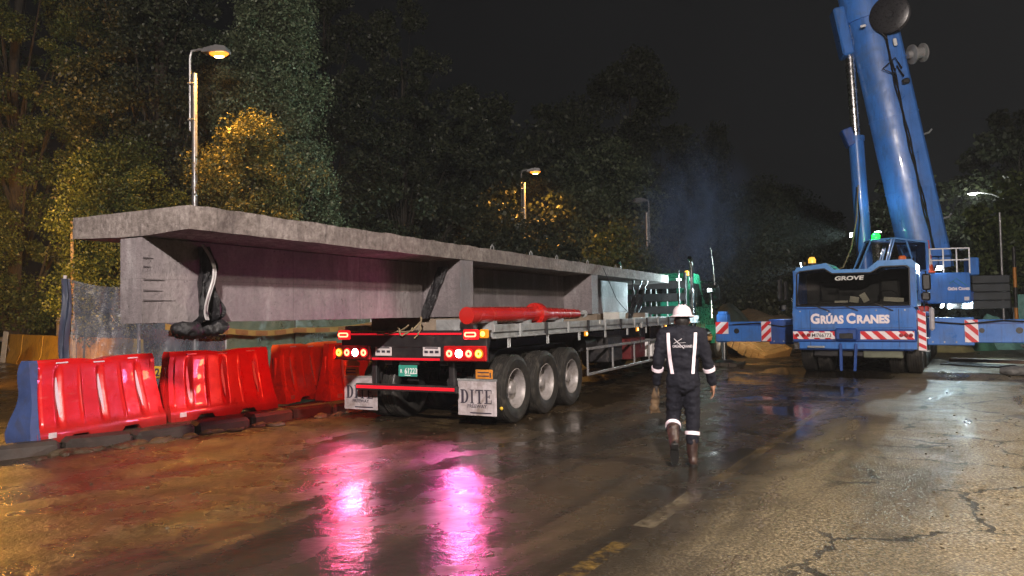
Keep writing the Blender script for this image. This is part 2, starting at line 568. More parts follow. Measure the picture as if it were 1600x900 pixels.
def ground_material():
    n = NT('wet_asphalt')
    rm = n.new('ShaderNodeMapping')
    rm.vector_type = 'POINT'
    # road frame: X across (q), Y along (s)
    rm.inputs['Rotation'].default_value = (0, 0, R(YAW_ROAD))
    tr = n.new('ShaderNodeVectorMath', operation='SUBTRACT')
    n.link(n.obj(), tr.inputs[0])
    tr.inputs[1].default_value = (.315, 4.53, 0)
    n.link(tr.outputs[0], rm.inputs['Vector'])
    V = rm.outputs['Vector']
    sep = n.new('ShaderNodeSeparateXYZ')
    n.link(V, sep.inputs[0])
    q, s_ = sep.outputs['X'], sep.outputs['Y']
    wob = n.math('MULTIPLY', n.math('SUBTRACT', n.noise(0.9, 2, 0.6), 0.5), 0.9)
    wob2 = n.math('MULTIPLY', n.math('SUBTRACT', n.noise(3.5, 3, 0.65), 0.5), 0.35)
    qq = n.math('ADD', q, n.math('ADD', wob, wob2))
    # streaks of silt drawn out along the road
    sv = n.new('ShaderNodeMapping')
    sv.inputs['Scale'].default_value = (1.5, 0.22, 1)
    n.link(V, sv.inputs['Vector'])
    streak = n.noise(1.0, 4, 0.62, vec=sv.outputs['Vector'], dist=0.5)
    agg = n.noise(95, 1, 0.7)
    agg2 = n.noise(42, 2, 0.7)
    vor = n.new('ShaderNodeTexVoronoi')
    vor.inputs['Scale'].default_value = 62
    n.link(n.obj(), vor.inputs['Vector'])
    stone = vor.outputs['Distance']
    # zones
    right = n.mrange(qq, -0.1, 0.75)
    broken = n.mrange(qq, 1.75, 2.0)
    mud = n.mrange(qq, -2.75, -3.25)
    dirt_r = n.mrange(n.math('ADD', qq, n.math('MULTIPLY', wob, 0.8)), 2.75, 2.85)
    # colours
    smooth = n.ramp(streak, [(0.3, (0.012, 0.010, 0.008)), (0.5, (0.026, 0.020, 0.014)), (0.75, (0.075, 0.053, 0.030))])
    coarse = n.ramp(agg2, [(0.32, (0.034, 0.028, 0.016)), (0.5, (0.11, 0.09, 0.054)), (0.70, (0.27, 0.222, 0.137))])
    coarse = n.mix(n.ramp(streak, [(0.34, 0.6), (0.52, 0.0)]), coarse, (0.026, 0.021, 0.014))
    coarse = n.mix(n.ramp(n.noise(.8, 3, .6), [(0.40, 0.5), (0.50, 0.0)]), coarse, (0.030, 0.024, 0.016))
    old = n.ramp(agg2, [(0.3, (0.040, 0.032, 0.019)), (0.5, (0.135, 0.11, 0.068)), (0.68, (0.36, 0.30, 0.195))])
    silt = n.ramp(n.math('ADD', n.math('MULTIPLY', n.noise(2.2, 3, 0.65), .5), n.math('MULTIPLY', n.noise(24, 3, 0.7), .5)), [(0.3, (0.014, 0.009, 0.005)), (0.5, (0.034, 0.022, 0.011)), (0.66, (0.125, 0.086, 0.042))])
    col = n.mix(right, smooth, coarse)
    col = n.mix(broken, col, old)
    col = n.mix(mud, col, silt)
    # cracks in the old surfacing
    cv = n.new('ShaderNodeTexVoronoi', feature='DISTANCE_TO_EDGE')
    cv.inputs['Scale'].default_value = 0.75
    wv = n.new('ShaderNodeVectorMath', operation='ADD')
    wn = n.new('ShaderNodeTexNoise')
    wn.inputs['Scale'].default_value = 2.6
    wn.inputs['Detail'].default_value = 3
    wn.inputs['Roughness'].default_value = 0.7
    n.link(V, wn.inputs['Vector'])
    sc = n.new('ShaderNodeVectorMath', operation='SCALE')
    sc.inputs['Scale'].default_value = 0.42
    n.link(wn.outputs['Color'], sc.inputs[0])
    n.link(V, wv.inputs[0])
    n.link(sc.outputs[0], wv.inputs[1])
    n.link(wv.outputs[0], cv.inputs['Vector'])
    cwid = n.ramp(n.noise(1.4, 3), [(0.32, 0.0), (0.48, 0.012), (0.68, 0.036)])
    crack = n.math('LESS_THAN', cv.outputs['Distance'], cwid)
    crack = n.math('MULTIPLY', crack, n.mrange(qq, 0.75, 1.35))
    col = n.mix(n.math('MULTIPLY', crack, 0.85), col, (0.012, 0.011, 0.009))
    dirtc = n.ramp(n.noise(7, 3, 0.7), [(0.3, (0.035, 0.027, 0.019)), (0.7, (0.095, 0.073, 0.050))])
    col = n.mix(dirt_r, col, dirtc)
    # wetness
    pn = n.noise(0.42, 3, 0.58, dist=0.7)
    pud = n.ramp(n.math('ADD', n.math('MULTIPLY', pn, .85), n.math('MULTIPLY', n.noise(6, 3, .65), .15)), [(0.505, 0.0), (0.545, 1.0)])
    pud = n.math('MULTIPLY', pud, n.math('SUBTRACT', 1.0, n.math('MULTIPLY', right, 0.93)))
    pud = n.math('MULTIPLY', pud, n.math('SUBTRACT', 1.0, n.math('MULTIPLY', mud, 0.25)))
    pud = n.math('MULTIPLY', pud, n.mrange(s_, 1.0, 4.5, 0.35, 1.0))
    pn2 = n.ramp(streak, [(0.30, 1.0), (0.42, 0.0)])
    pud2 = n.math('MULTIPLY', pn2, n.mrange(s_, 5.0, 9.0))
    pud = n.math('MAXIMUM', pud, n.math('MULTIPLY', pud2, 0.9))
    dry = n.math('MULTIPLY', right, 0.22)
    rough = n.math('ADD', n.math('ADD', 0.27, dry), n.math('MULTIPLY', n.math('SUBTRACT', streak, 0.5), 0.35))
    rough = n.math('ADD', rough, n.math('MULTIPLY', n.math('SUBTRACT', n.noise(2.6, 3, .6), .5), .45))
    rough = n.math('ADD', rough, n.math('MULTIPLY', mud, 0.06))
    rough = n.math('MAXIMUM', rough, 0.12)
    rough = n.mix(pud, rough, (0.10, 0.10, 0.10))
    n.set(color=n.mix(n.math('MULTIPLY', pud, 0.45), col, (0.018, 0.015, 0.012)), rough=rough, spec=0.55)
    # relief
    h = n.math('ADD', n.math('MULTIPLY', agg2, 0.6), n.math('MULTIPLY', agg, 0.5))
    h = n.math('ADD', h, n.math('MULTIPLY', n.noise(17, 2, .6), 0.9))
    h = n.math('SUBTRACT', h, n.math('MULTIPLY', stone, n.math('MULTIPLY', right, 0.9)))
    keep = n.math('SUBTRACT', 1.0, n.math('MULTIPLY', pud, 0.93))
    st = n.math('MULTIPLY', keep, n.math('ADD', 0.24, n.math('ADD', n.math('MULTIPLY', right, 0.55), n.math('MULTIPLY', mud, 0.55))))
    b1 = n.bump(h, st, 0.010)
    hb = n.math('ADD', n.noise(4.5, 2, 0.6), n.math('MULTIPLY', crack, -3.0))
    hb = n.math('ADD', hb, n.math('MULTIPLY', n.math('MULTIPLY', n.noise(6, 3, 0.7), mud), 1.6))
    cf = n.new('ShaderNodeTexVoronoi')
    cf.inputs['Scale'].default_value = 0.75
    n.link(wv.outputs[0], cf.inputs['Vector'])
    cs_ = n.new('ShaderNodeSeparateColor')
    n.link(cf.outputs['Color'], cs_.inputs[0])
    hb = n.math('ADD', hb, n.math('MULTIPLY', n.math('MULTIPLY', cs_.outputs[0], n.mrange(qq, 0.75, 1.35)), 1.8))
    b2 = n.bump(hb, n.math('MULTIPLY', keep, 0.30), 0.03, b1)
    n.set(normal=b2)
    return n.m

def grade(a, b, fine, start):
    xs, v, st = [start], start, fine
    return xs
def axis(lo, hi, flo, fhi, fine, grow=1.18):
    a = list(np.arange(flo, fhi + 1e-6, fine))
    st, v = fine, a[-1]
    while v < hi:
        st *= grow
        v = min(hi, v + st)
        a.append(v)
    st, v = fine, a[0]
    pre = []
    while v > lo:
        st *= grow
        v = max(lo, v - st)
        pre.append(v)
    return pre[::-1] + a

def gz(x, y):
    """ground height: crossfall silt ridges on the left, heaved plates and lost surfacing on the right"""
    q, s = road_q(x, y)
    z = 0.0
    if y < 40 and -14 < x < 20:
        z += 0.012 * mn.noise(Vector((x * 0.7, y * 0.7, 0)))
        if q < -2.6:
            k = min(1, (-2.6 - q) / 0.6)
            z += k * 0.022 * mn.noise(Vector((q * 2.2, s * 0.7, 5)))
        if q > 1.5:
            k = min(1, (q - 1.5) / 0.5)
            z += k * 0.016 * mn.noise(Vector((x * 1.9, y * 1.9, 9)))
            e = q + 0.45 * mn.noise(Vector((x * 1.3, y * 1.3, 2))) + 0.18 * mn.noise(Vector((x * 4.1, y * 4.1, 2)))
            if e > 2.75:
                z -= min(1, (e - 2.75) / 0.12) * 0.035
    return z
xs = axis(-320, 320, -7.5, 9.0, 0.085)
ys = axis(-60, 520, 1.0, 15.0, 0.085)
gv = [(x, y, gz(x, y)) for y in ys for x in xs]
nx = len(xs)
gf = [(j * nx + i, j * nx + i + 1, (j + 1) * nx + i + 1, (j + 1) * nx + i) for j in range(len(ys) - 1) for i in range(nx - 1)]
gme = bpy.data.meshes.new('road')
gme.from_pydata(gv, [], gf)
struct(finish('road', gme, ground_material(), smooth=60), 'wet asphalt road with silt, puddles and cracked surfacing')

# worn lane paint: thin sheets just proud of the road
n = NT('worn_road_paint')
wear = n.noise(16, 8, 0.75)
al = n.ramp(n.math('ADD', n.math('MULTIPLY', wear, 0.6), n.math('MULTIPLY', n.noise(2.2, 4), 0.4)), [(0.42, 0.02), (0.66, 0.62)])
n.set(color=n.ramp(wear, [(0.3, (0.16, 0.13, 0.085)), (0.7, (0.32, 0.27, 0.18))]), rough=0.42, alpha=al, normal=n.bump(n.noise(60, 4), 0.4, 0.01))
PAINT = n.m
def paint_strip(q0, q1, s0, s1, name='lane_marking'):
    mb = MB()
    k = max(2, int((s1 - s0) / 0.1))
    for i in range(k + 1):
        s = s0 + (s1 - s0) * i / k
        for q in (q0, q1):
            x, y = road_p(q + 0.012 * mn.noise(Vector((s * 5, q * 9, 0))), s)
            mb.v.append((x, y, gz(x, y) + 0.006))
    for i in range(k):
        mb.f.append((2 * i, 2 * i + 1, 2 * i + 3, 2 * i + 2))
    return mb.build(name, PAINT)
paint = [paint_strip(-0.05, 0.09, -2.0, 0.75), paint_strip(-0.07, 0.08, 1.15, 2.35), paint_strip(-0.05, 0.05, 6.6, 8.2), paint_strip(-0.05, 0.05, 12.0, 13.6)]
n = NT('yellow_glow_paint')
wear = n.noise(14, 8, 0.75)
al = n.ramp(n.math('ADD', n.math('MULTIPLY', wear, 0.6), n.math('MULTIPLY', n.noise(2.2, 4), 0.4)), [(0.47, 0.0), (0.72, 0.5)])
n.set(color=n.ramp(wear, [(0.3, (0.26, 0.15, 0.02)), (0.7, (0.50, 0.31, 0.06))]), rough=0.35, alpha=al, normal=n.bump(n.noise(60, 4), 0.5, 0.01))
paint[0].data.materials[0] = n.m  # worn line, with the yellow glow on the road put into its colour
paint.append(paint_strip(-0.04, 0.09, 2.9, 11.5))
n = NT('ghost_road_paint')
wear = n.noise(14, 8, 0.75)
al = n.ramp(n.math('ADD', n.math('MULTIPLY', wear, 0.6), n.math('MULTIPLY', n.noise(1.1, 4), 0.4)), [(0.46, 0.0), (0.70, 0.28)])
n.set(color=(0.42, 0.30, 0.13), rough=0.4, alpha=al)
paint[-1].data.materials[0] = n.m
for p in paint:
    struct(p, 'worn pale lane line painted on the asphalt')

# raised lip of asphalt beside the line, crumbled
n = NT('crumbled_asphalt')
n.set(color=n.ramp(n.noise(30, 5, 0.7), [(0.3, (0.02, 0.016, 0.011)), (0.7, (0.11, 0.085, 0.05))]), rough=0.55, normal=n.bump(n.noise(35, 6, 0.7), 0.8, 0.02))
CRUMB = n.m
mb = MB()
rnd = random.Random(3)
for i in range(900):
    s = rnd.uniform(0.4, 7.5)
    q = 0.62 + 0.10 * math.sin(s * 1.3) + rnd.gauss(0, 0.035) + (0.0 if s > 1.5 else 0.08)
    if mn.noise(Vector((s * 1.2, 3, 1))) < -0.05:
        continue
    x, y = road_p(q, s)
    r = rnd.uniform(0.005, 0.016)
    ellipsoid(mb, (x, y, gz(x, y) + r * 0.15), (r * rnd.uniform(1, 1.8), r, r * 0.55), Matrix.Rotation(rnd.uniform(0, 6), 4, 'Z'), n=6)
o = mb.build('crumbled_asphalt', CRUMB)
tag(o, 'crumbs of broken asphalt along the joint beside the lane line', None, kind='stuff')
# loose stones and grit over the broken right edge and the silt at the left
mb = MB()
for i in range(900):
    if i % 3:
        q, s = rnd.uniform(1.6, 4.2), rnd.uniform(0.2, 9)
        if rnd.random() > (q - 1.3) / 2.2:
            continue
    else:
        q, s = rnd.uniform(-6.5, -3.0), rnd.uniform(-1, 7)
    x, y = road_p(q, s)
    r = rnd.choice((0.004, 0.006, 0.008, 0.012))
    ellipsoid(mb, (x, y, gz(x, y) + r * 0.3), (r * rnd.uniform(1, 1.6), r, r * 0.7), Matrix.Rotation(rnd.uniform(0, 6), 4, 'Z'), n=5)
o = mb.build('grit', CRUMB)
tag(o, 'loose grit and pebbles scattered over the broken pavement', None, kind='stuff')

# ------------------------------------------------------------------ median kerb under the red barriers
KERBM = mat('dirty_kerb_concrete', (0.042, 0.034, 0.028), 0.55, 0, 0.45, 3.0, 0.8, 14, 0.4, (0.05, 0.032, 0.020))
kerb_pts = [(-6.15, 8.55), (-5.05, 9.75), (-4.0, 11.05), (-3.1, 12.3), (-2.2, 13.6), (-1.3, 14.9), (-0.4, 16.2)]
kb = bpy.data.objects.new('kerb', None)
COL.objects.link(kb)
struct(kb, 'low dark concrete kerb the red barriers stand along')
for i in range(len(kerb_pts) - 1):
    a, b = Vector(kerb_pts[i]), Vector(kerb_pts[i + 1])
    d = (b - a)
    L = d.length
    parts = 2 if L > 1.2 else 1
    for k in range(parts):
        c = a + d * ((k + .5) / parts)
        mb = MB()
        mb.box((0, 0, 0.0), (L / parts - 0.02 - rnd.uniform(0, .05), 0.30, 0.30), 0.045)
        for j, v in enumerate(mb.v):
            p = Vector(v)
            nz = 0.025 * mn.noise(p * 4 + Vector((i * 7, k * 3, 0)))
            mb.v[j] = (v[0] + nz, v[1] + nz * 1.3, v[2] + nz)
        o = mb.build('kerb_stone', KERBM, kb)
        o.location = (c.x, c.y, 0.01 + rnd.uniform(-.03, .02))
        o.rotation_euler = (rnd.uniform(-.06, .06), rnd.uniform(-.03, .03), math.atan2(d.y, d.x) + rnd.uniform(-.05, .05))
# strip of raised soil behind the kerb
MUDM = NT('wet_mud')
n = MUDM
n.set(color=n.ramp(n.noise(4, 7, 0.7), [(0.3, (0.03, 0.021, 0.013)), (0.7, (0.10, 0.07, 0.038))]), rough=n.ramp(n.noise(2, 4), [(0.35, 0.2), (0.65, 0.7)]), normal=n.bump(n.noise(11, 8, 0.7), 0.9, 0.05))
MUDM = n.m
mb = MB()
NS = 60
rows = []
for i in range(NS + 1):
    t = i / NS
    k = min(len(kerb_pts) - 2, int(t * (len(kerb_pts) - 1)))
    u = t * (len(kerb_pts) - 1) - k
    p = Vector(kerb_pts[k]).lerp(Vector(kerb_pts[k + 1]), u)
    d = (Vector(kerb_pts[k + 1]) - Vector(kerb_pts[k])).normalized()
    nr = Vector((-d.y, d.x))
    for w in (0.02, 0.2, 0.5, 0.85, 1.1):
        hgt = 0.10 if w < 1.0 else -0.02
        P = p + nr * w
        mb.v.append((P.x, P.y, hgt + 0.025 * mn.noise(Vector((P.x * 3, P.y * 3, 1)))))
for i in range(NS):
    for j in range(4):
        mb.f.append((i * 5 + j, i * 5 + j + 1, (i + 1) * 5 + j + 1, (i + 1) * 5 + j))
struct(mb.build('median_strip', MUDM, smooth=60), 'muddy median strip behind the kerb')
# clods of mud washed against the kerb
mb = MB()
for i in range(46):
    t = rnd.uniform(0.05, 3.6)
    k = int(t)
    p = Vector(kerb_pts[k]).lerp(Vector(kerb_pts[k + 1]), t - k)
    d = (Vector(kerb_pts[k + 1]) - Vector(kerb_pts[k])).normalized()
    p += Vector((d.y, -d.x)) * (0.18 + abs(rnd.gauss(0, 0.12)))
    r = rnd.uniform(0.03, 0.12)
    ellipsoid(mb, (p.x, p.y, 0.01), (r * 1.5, r, r * 0.5), Matrix.Rotation(rnd.uniform(0, 6), 4, 'Z'), n=8)
for j, v in enumerate(mb.v):
    k = 0.02 * mn.noise(Vector(v) * 11)
    mb.v[j] = (v[0] + k, v[1] + k, v[2] + k)
o = mb.build('mud_clods', MUDM, smooth=50)
tag(o, 'clods of mud washed up along the kerb', None, kind='stuff')

# ------------------------------------------------------------------ grass bank at the left and far verge
n = NT('grass_soil')
n.set(color=n.ramp(n.noise(2.5, 7, 0.7), [(0.3, (0.028, 0.030, 0.012)), (0.6, (0.060, 0.062, 0.022)), (0.8, (0.105, 0.085, 0.04))]), rough=0.85, normal=n.bump(n.noise(14, 6, 0.7), 0.8, 0.06))
GRASSM = n.m
def bank_h(x, y):
    """foot of the bank runs beside the far carriageway at the left, then behind the whole site"""
    foot = 19.0 - 1.05 * (x + 9) if x < -9 else 19.0 + 0.9 * (x + 9)
    d = y - foot
    t = max(0.0, min(1.0, d / 4.0))
    t = t * t * (3 - 2 * t)
    far = max(0.0, min(1.0, (d - 8) / 40.0))
    return -0.15 + 1.55 * t + 3.0 * far + 0.12 * mn.noise(Vector((x * .5, y * .5, 0)))
bx = list(np.arange(-60, 46, 1.0))
by = list(np.arange(10, 120, 1.0))
bv = [(x, y, bank_h(x, y)) for y in by for x in bx]
bf = []
for j in range(len(by) - 1):
    for i in range(len(bx) - 1):
        q = (j * len(bx) + i, j * len(bx) + i + 1, (j + 1) * len(bx) + i + 1, (j + 1) * len(bx) + i)
        if max(bv[k][2] for k in q) > -0.02:
            bf.append(q)
bme = bpy.data.meshes.new('grass_bank')
bme.from_pydata(bv, [], bf)
struct(finish('grass_bank', bme, GRASSM, smooth=60), 'grassy bank rising behind the site')
# grass blades on the near bank
rng = np.random.default_rng(5)
N = 26000
gx = rng.uniform(-24, -6, N)
gy = rng.uniform(17, 32, N)
hz = np.array([bank_h(a, b) for a, b in zip(gx, gy)])
ok = hz > 0.02
gx, gy, hz = gx[ok], gy[ok], hz[ok]
N = len(gx)
an = rng.uniform(0, PI, N)
hh = rng.uniform(0.10, 0.34, N)
wd = rng.uniform(0.012, 0.03, N)
lx, ly = rng.normal(0, .08, N), rng.normal(0, .08, N)
V = np.zeros((N, 3, 3))
V[:, 0] = np.stack([gx - wd * np.cos(an), gy - wd * np.sin(an), hz - .02], 1)
V[:, 1] = np.stack([gx + wd * np.cos(an), gy + wd * np.sin(an), hz - .02], 1)
V[:, 2] = np.stack([gx + lx, gy + ly, hz + hh], 1)
gm = bpy.data.meshes.new('grass')
gm.from_pydata(V.reshape(-1, 3).tolist(), [], np.arange(N * 3).reshape(-1, 3).tolist())
n = NT('grass_blade')
gi = n.new('ShaderNodeNewGeometry')
n.set(color=n.ramp(gi.outputs['Random Per Island'], [(0.0, (0.035, 0.045, 0.012)), (0.7, (0.085, 0.095, 0.028)), (1.0, (0.17, 0.14, 0.06))]), rough=0.6)
o = finish('grass', gm, n.m)
tag(o, 'rough grass on the bank behind the yellow barriers', None, kind='stuff')

# ================================================================== TREES
def leaf_material(name, c0, c1, c2):
    n = NT(name)
    gi = n.new('ShaderNodeNewGeometry')
    c = n.ramp(gi.outputs['Random Per Island'], [(0.0, c0), (0.6, c1), (1.0, c2)])
    n.set(color=c, rough=0.48, spec=0.4)
    tl = n.new('ShaderNodeBsdfTranslucent')
    n.link(c, tl.inputs['Color'])
    mx = n.new('ShaderNodeMixShader')
    mx.inputs[0].default_value = 0.22
    n.link(n.b.outputs[0], mx.inputs[1])
    n.link(tl.outputs[0], mx.inputs[2])
    n.link(mx.outputs[0], n.out.inputs['Surface'])
    return n.m
LEAF = leaf_material('leaf_green', (0.026, 0.042, 0.012), (0.062, 0.090, 0.024), (0.13, 0.16, 0.05))
LEAFG = leaf_material('leaf_grey_green', (0.036, 0.052, 0.028), (0.085, 0.112, 0.058), (0.17, 0.20, 0.115))
LEAFD = leaf_material('leaf_dark', (0.016, 0.022, 0.012), (0.034, 0.044, 0.022), (0.075, 0.085, 0.045))
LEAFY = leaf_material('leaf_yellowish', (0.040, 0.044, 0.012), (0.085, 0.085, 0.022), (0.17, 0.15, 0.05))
BARK = NT('bark')
n = BARK
g = n.noise(5, 7, 0.7, vec=n.mapping((4, 4, 0.7)))
n.set(color=n.ramp(g, [(0.3, (0.014, 0.011, 0.008)), (0.7, (0.05, 0.04, 0.03))]), rough=0.9, normal=n.bump(g, 0.9, 0.03))
BARK = n.m

def leaf_mesh(name, P, size, rng, droop=0.3):
    N = len(P)
    d = rng.normal(0, 1, (N, 3))
    d[:, 2] -= droop * 1.2
    d /= np.linalg.norm(d, axis=1)[:, None]
    u = rng.normal(0, 1, (N, 3))
    u -= d * (u * d).sum(1)[:, None]
    u /= np.linalg.norm(u, axis=1)[:, None]
    L = size * rng.uniform(0.6, 1.5, N)[:, None]
    W = L * rng.uniform(0.26, 0.42, N)[:, None]
    V = np.empty((N, 4, 3))
    V[:, 0] = P
    V[:, 1] = P + d * L * 0.5 + u * W
    V[:, 2] = P + d * L
    V[:, 3] = P + d * L * 0.5 - u * W
    me = bpy.data.meshes.new(name)
    me.vertices.add(N * 4)
    me.vertices.foreach_set('co', V.reshape(-1).astype(np.float32))
    me.loops.add(N * 4)
    me.loops.foreach_set('vertex_index', np.arange(N * 4, dtype=np.int32))
    me.polygons.add(N)
    me.polygons.foreach_set('loop_start', np.arange(0, N * 4, 4, dtype=np.int32))
    me.update(calc_edges=True)
    return me

def tree(label, x, y, z0, H, W, shape, leaves, size, m, seed, name='tree', group='trees behind the site', bare=0.12, clump=0.55, trunk_r=None, lean=0.0):
    """shape: list of (height fraction, half-width fraction); crown built from many sprays on limbs"""
    rng = np.random.default_rng(seed)
    rd = random.Random(seed)
    t = thing(name, label, 'tree', (x, y, z0), 0, group)
    tr = trunk_r or H * 0.016
    mb = MB()
    pts, rs = [], []
    for k in range(9):
        f = k / 8
        pts.append((lean * f * H + 0.15 * mn.noise(Vector((seed, f * 3, 0))) * f * 3, 0.15 * mn.noise(Vector((seed, f * 3, 7))) * f * 3, -0.4 + f * H * 0.9))
        rs.append(tr * (1 - f * 0.88))
    mb.tube(pts, rs, 8)
    hs = np.array([s[0] for s in shape])
    ws = np.array([s[1] for s in shape])
    nc = max(24, int(leaves / 330))
    centers = []
    while len(centers) < nc:
        f = rd.uniform(bare, 1.0)
        w = float(np.interp(f, hs, ws))
        if rd.random() > w + 0.12:
            continue
        a = rd.uniform(0, 2 * PI)
        r = w * W * math.sqrt(rd.uniform(0.10, 1.0))
        r *= 1 + 0.28 * mn.noise(Vector((math.cos(a) * 1.6 + seed, math.sin(a) * 1.6, f * 6)))
        centers.append((lean * f * H + r * math.cos(a), r * math.sin(a), f * H))
    for c in centers[::max(1, nc // 26)]:
        f = max(0.08, c[2] / H - 0.16 - 0.1 * rd.random())
        k = min(7, int(f / 0.9 * 8))
        b = Vector(pts[k])
        e = Vector(c)
        mid = b.lerp(e, 0.5) + Vector((0, 0, 0.05 * H * rd.uniform(-.3, .6)))
        r0 = rs[k] * 0.30
        mb.tube([b, mid, e], [r0, r0 * 0.6, r0 * 0.2], 5)
    mb.build('trunk', BARK, t, smooth=60)
    C = np.array(centers)
    per = leaves // nc
    idx = np.repeat(np.arange(nc), per)
    cs = clump * 1.08 * rng.uniform(0.5, 1.4, nc)
    off = rng.normal(0, 1, (len(idx), 3))
    off /= np.linalg.norm(off, axis=1)[:, None]
    off *= (rng.uniform(0.1, 1, len(idx)) ** 0.45)[:, None] * cs[idx][:, None]
    off[:, 2] *= 0.75
    P = C[idx] + off
    finish('crown', leaf_mesh('crown', P, size, rng), m, t)
    return t

POPLAR = [(0.0, .55), (0.12, .95), (0.35, 1.0), (0.6, .82), (0.85, .5), (1.0, .12)]
BROAD = [(0.1, .4), (0.3, .85), (0.55, 1.0), (0.8, .8), (1.0, .3)]
BUSH = [(0.0, .75), (0.3, 1.0), (0.7, .85), (1.0, .35)]
CONIFER = [(0.0, .9), (0.25, .8), (0.6, .45), (1.0, .03)]
GT = 'tall trees on the bank behind the girder'
tree('tall orange-lit tree filling the top left corner', -21.3, 31.6, 1.0, 24, 4.4, POPLAR, 130000, 0.09, LEAF, 11, group=GT, bare=0.02)
tree('dark tall tree between the corner tree and the lamp pole', -12.4, 26.0, 1.2, 20, 3.3, POPLAR, 110000, 0.10, LEAFD, 12, group=GT, bare=0.02)
tree('big conical tree with pale grey-green right flank beside the near lamp', -7.75, 24.0, 1.2, 17.0, 2.05, [(0.0, .75), (0.12, 1.0), (0.3, .92), (0.55, .62), (0.8, .34), (1.0, .06)], 170000, 0.078, LEAFG, 13, group=GT, bare=0.02)
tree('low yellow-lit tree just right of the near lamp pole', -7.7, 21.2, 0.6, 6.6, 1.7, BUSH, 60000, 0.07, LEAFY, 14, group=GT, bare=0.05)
tree('round shrub-like tree under the dark tree left of the lamp pole', -12.0, 22.6, 1.0, 5.9, 2.0, BUSH, 60000, 0.07, LEAF, 15, group=GT, bare=0.05)
tree('dim tree at the left edge behind the leaning boards', -23.0, 30.0, 1.2, 11.0, 3.6, BUSH, 40000, 0.115, LEAF, 16, group=GT, bare=0.03)
tree('tall dark tree right of the grey-green conical tree', -5.0, 34.0, 1.0, 15.0, 4.3, POPLAR, 60000, 0.14, LEAFD, 17, group=GT, bare=0.02)
tree('dark tree filling the gap right behind the conical tree', -8.7, 34.5, 1.0, 17.0, 3.6, POPLAR, 50000, 0.14, LEAFD, 18, group=GT, bare=0.02)
GF = 'dark trees on the far bank'
far = [
    ('dark broad tree behind the middle of the girder', -2.3, 39.0, 13.2, 5.0, BROAD, LEAFD),
    ('dark tree directly behind the lit orange far lamp', 2.5, 46.0, 14.2, 5.0, BROAD, LEAFD),
    ('tallest far tree, its rounded top against the sky', 8.2, 50.0, 19.8, 4.6, BROAD, LEAFD),
    ('far tree between the orange lamp and the tallest tree', 5.3, 42.0, 10.8, 3.6, BUSH, LEAFG),
    ('dark tree left of the smoke plume', 11.4, 55.0, 15.2, 4.5, BROAD, LEAFD),
    ('small spiky conifer standing above the far treeline', 17.0, 60.0, 16.4, 1.3, CONIFER, LEAFD),
    ('low dark tree right of the conifer', 19.2, 58.0, 11.5, 3.6, BUSH, LEAFD),
    ('low rounded far tree just left of the crane boom', 24.5, 62.0, 11.8, 3.8, BUSH, LEAFD),
    ('low dark tree behind the crane cab', 21.2, 50.0, 6.0, 3.6, BUSH, LEAFD),
    ('dark bush behind the truck cab', 10.2, 41.0, 6.0, 3.6, BUSH, LEAFD),
    ('low olive bush behind the front end of the girder', 5.0, 36.0, 5.2, 2.6, BUSH, LEAF),
    ('dark bush below the orange lamp behind the girder', 0.4, 34.0, 5.6, 2.8, BUSH, LEAFD),
    ('dark bush behind the timber mats', 14.5, 42.0, 5.0, 3.5, BUSH, LEAFD),
]
for i, (lb, x, y, H, W, sh, m) in enumerate(far):
    tree(lb, x, y, bank_h(x, y) if -60 < x < 46 else 0.5, H - max(0, bank_h(x, y)), W, sh, 34000 if H > 8 else 20000, 0.20 if H > 8 else 0.17, m, 40 + i, group=GF, bare=0.02, clump=0.95)
GR = 'trees at the right behind the crane'
tree('small leafy tree lit by the white street lamp at the right edge', 20.6, 30.5, 0.2, 6.0, 1.7, BROAD, 9000, 0.20, LEAF, 61, group=GR, bare=0.22, clump=0.5)
tree('dark tall tree at the right edge behind the white lamp', 35.0, 50.0, 0.5, 14.0, 5.0, BROAD, 20000, 0.32, LEAFD, 62, group=GR, bare=0.1, clump=1.0)
tree('dark tree right of the crane boom behind its deck', 28.6, 52.0, 0.5, 10.5, 3.6, BROAD, 16000, 0.30, LEAFD, 63, group=GR, bare=0.1, clump=0.9)
tree('low dark shrub behind the crane counterweight', 21.5, 38.0, 0.2, 5.0, 3.0, BUSH, 12000, 0.26, LEAFD, 64, group=GR, bare=0.02, clump=0.8)
tree('overhanging dark tree at the far right margin', 27.5, 36.0, 0.3, 9.0, 3.0, BROAD, 15000, 0.25, LEAF, 65, group=GR, bare=0.15, clump=0.8)

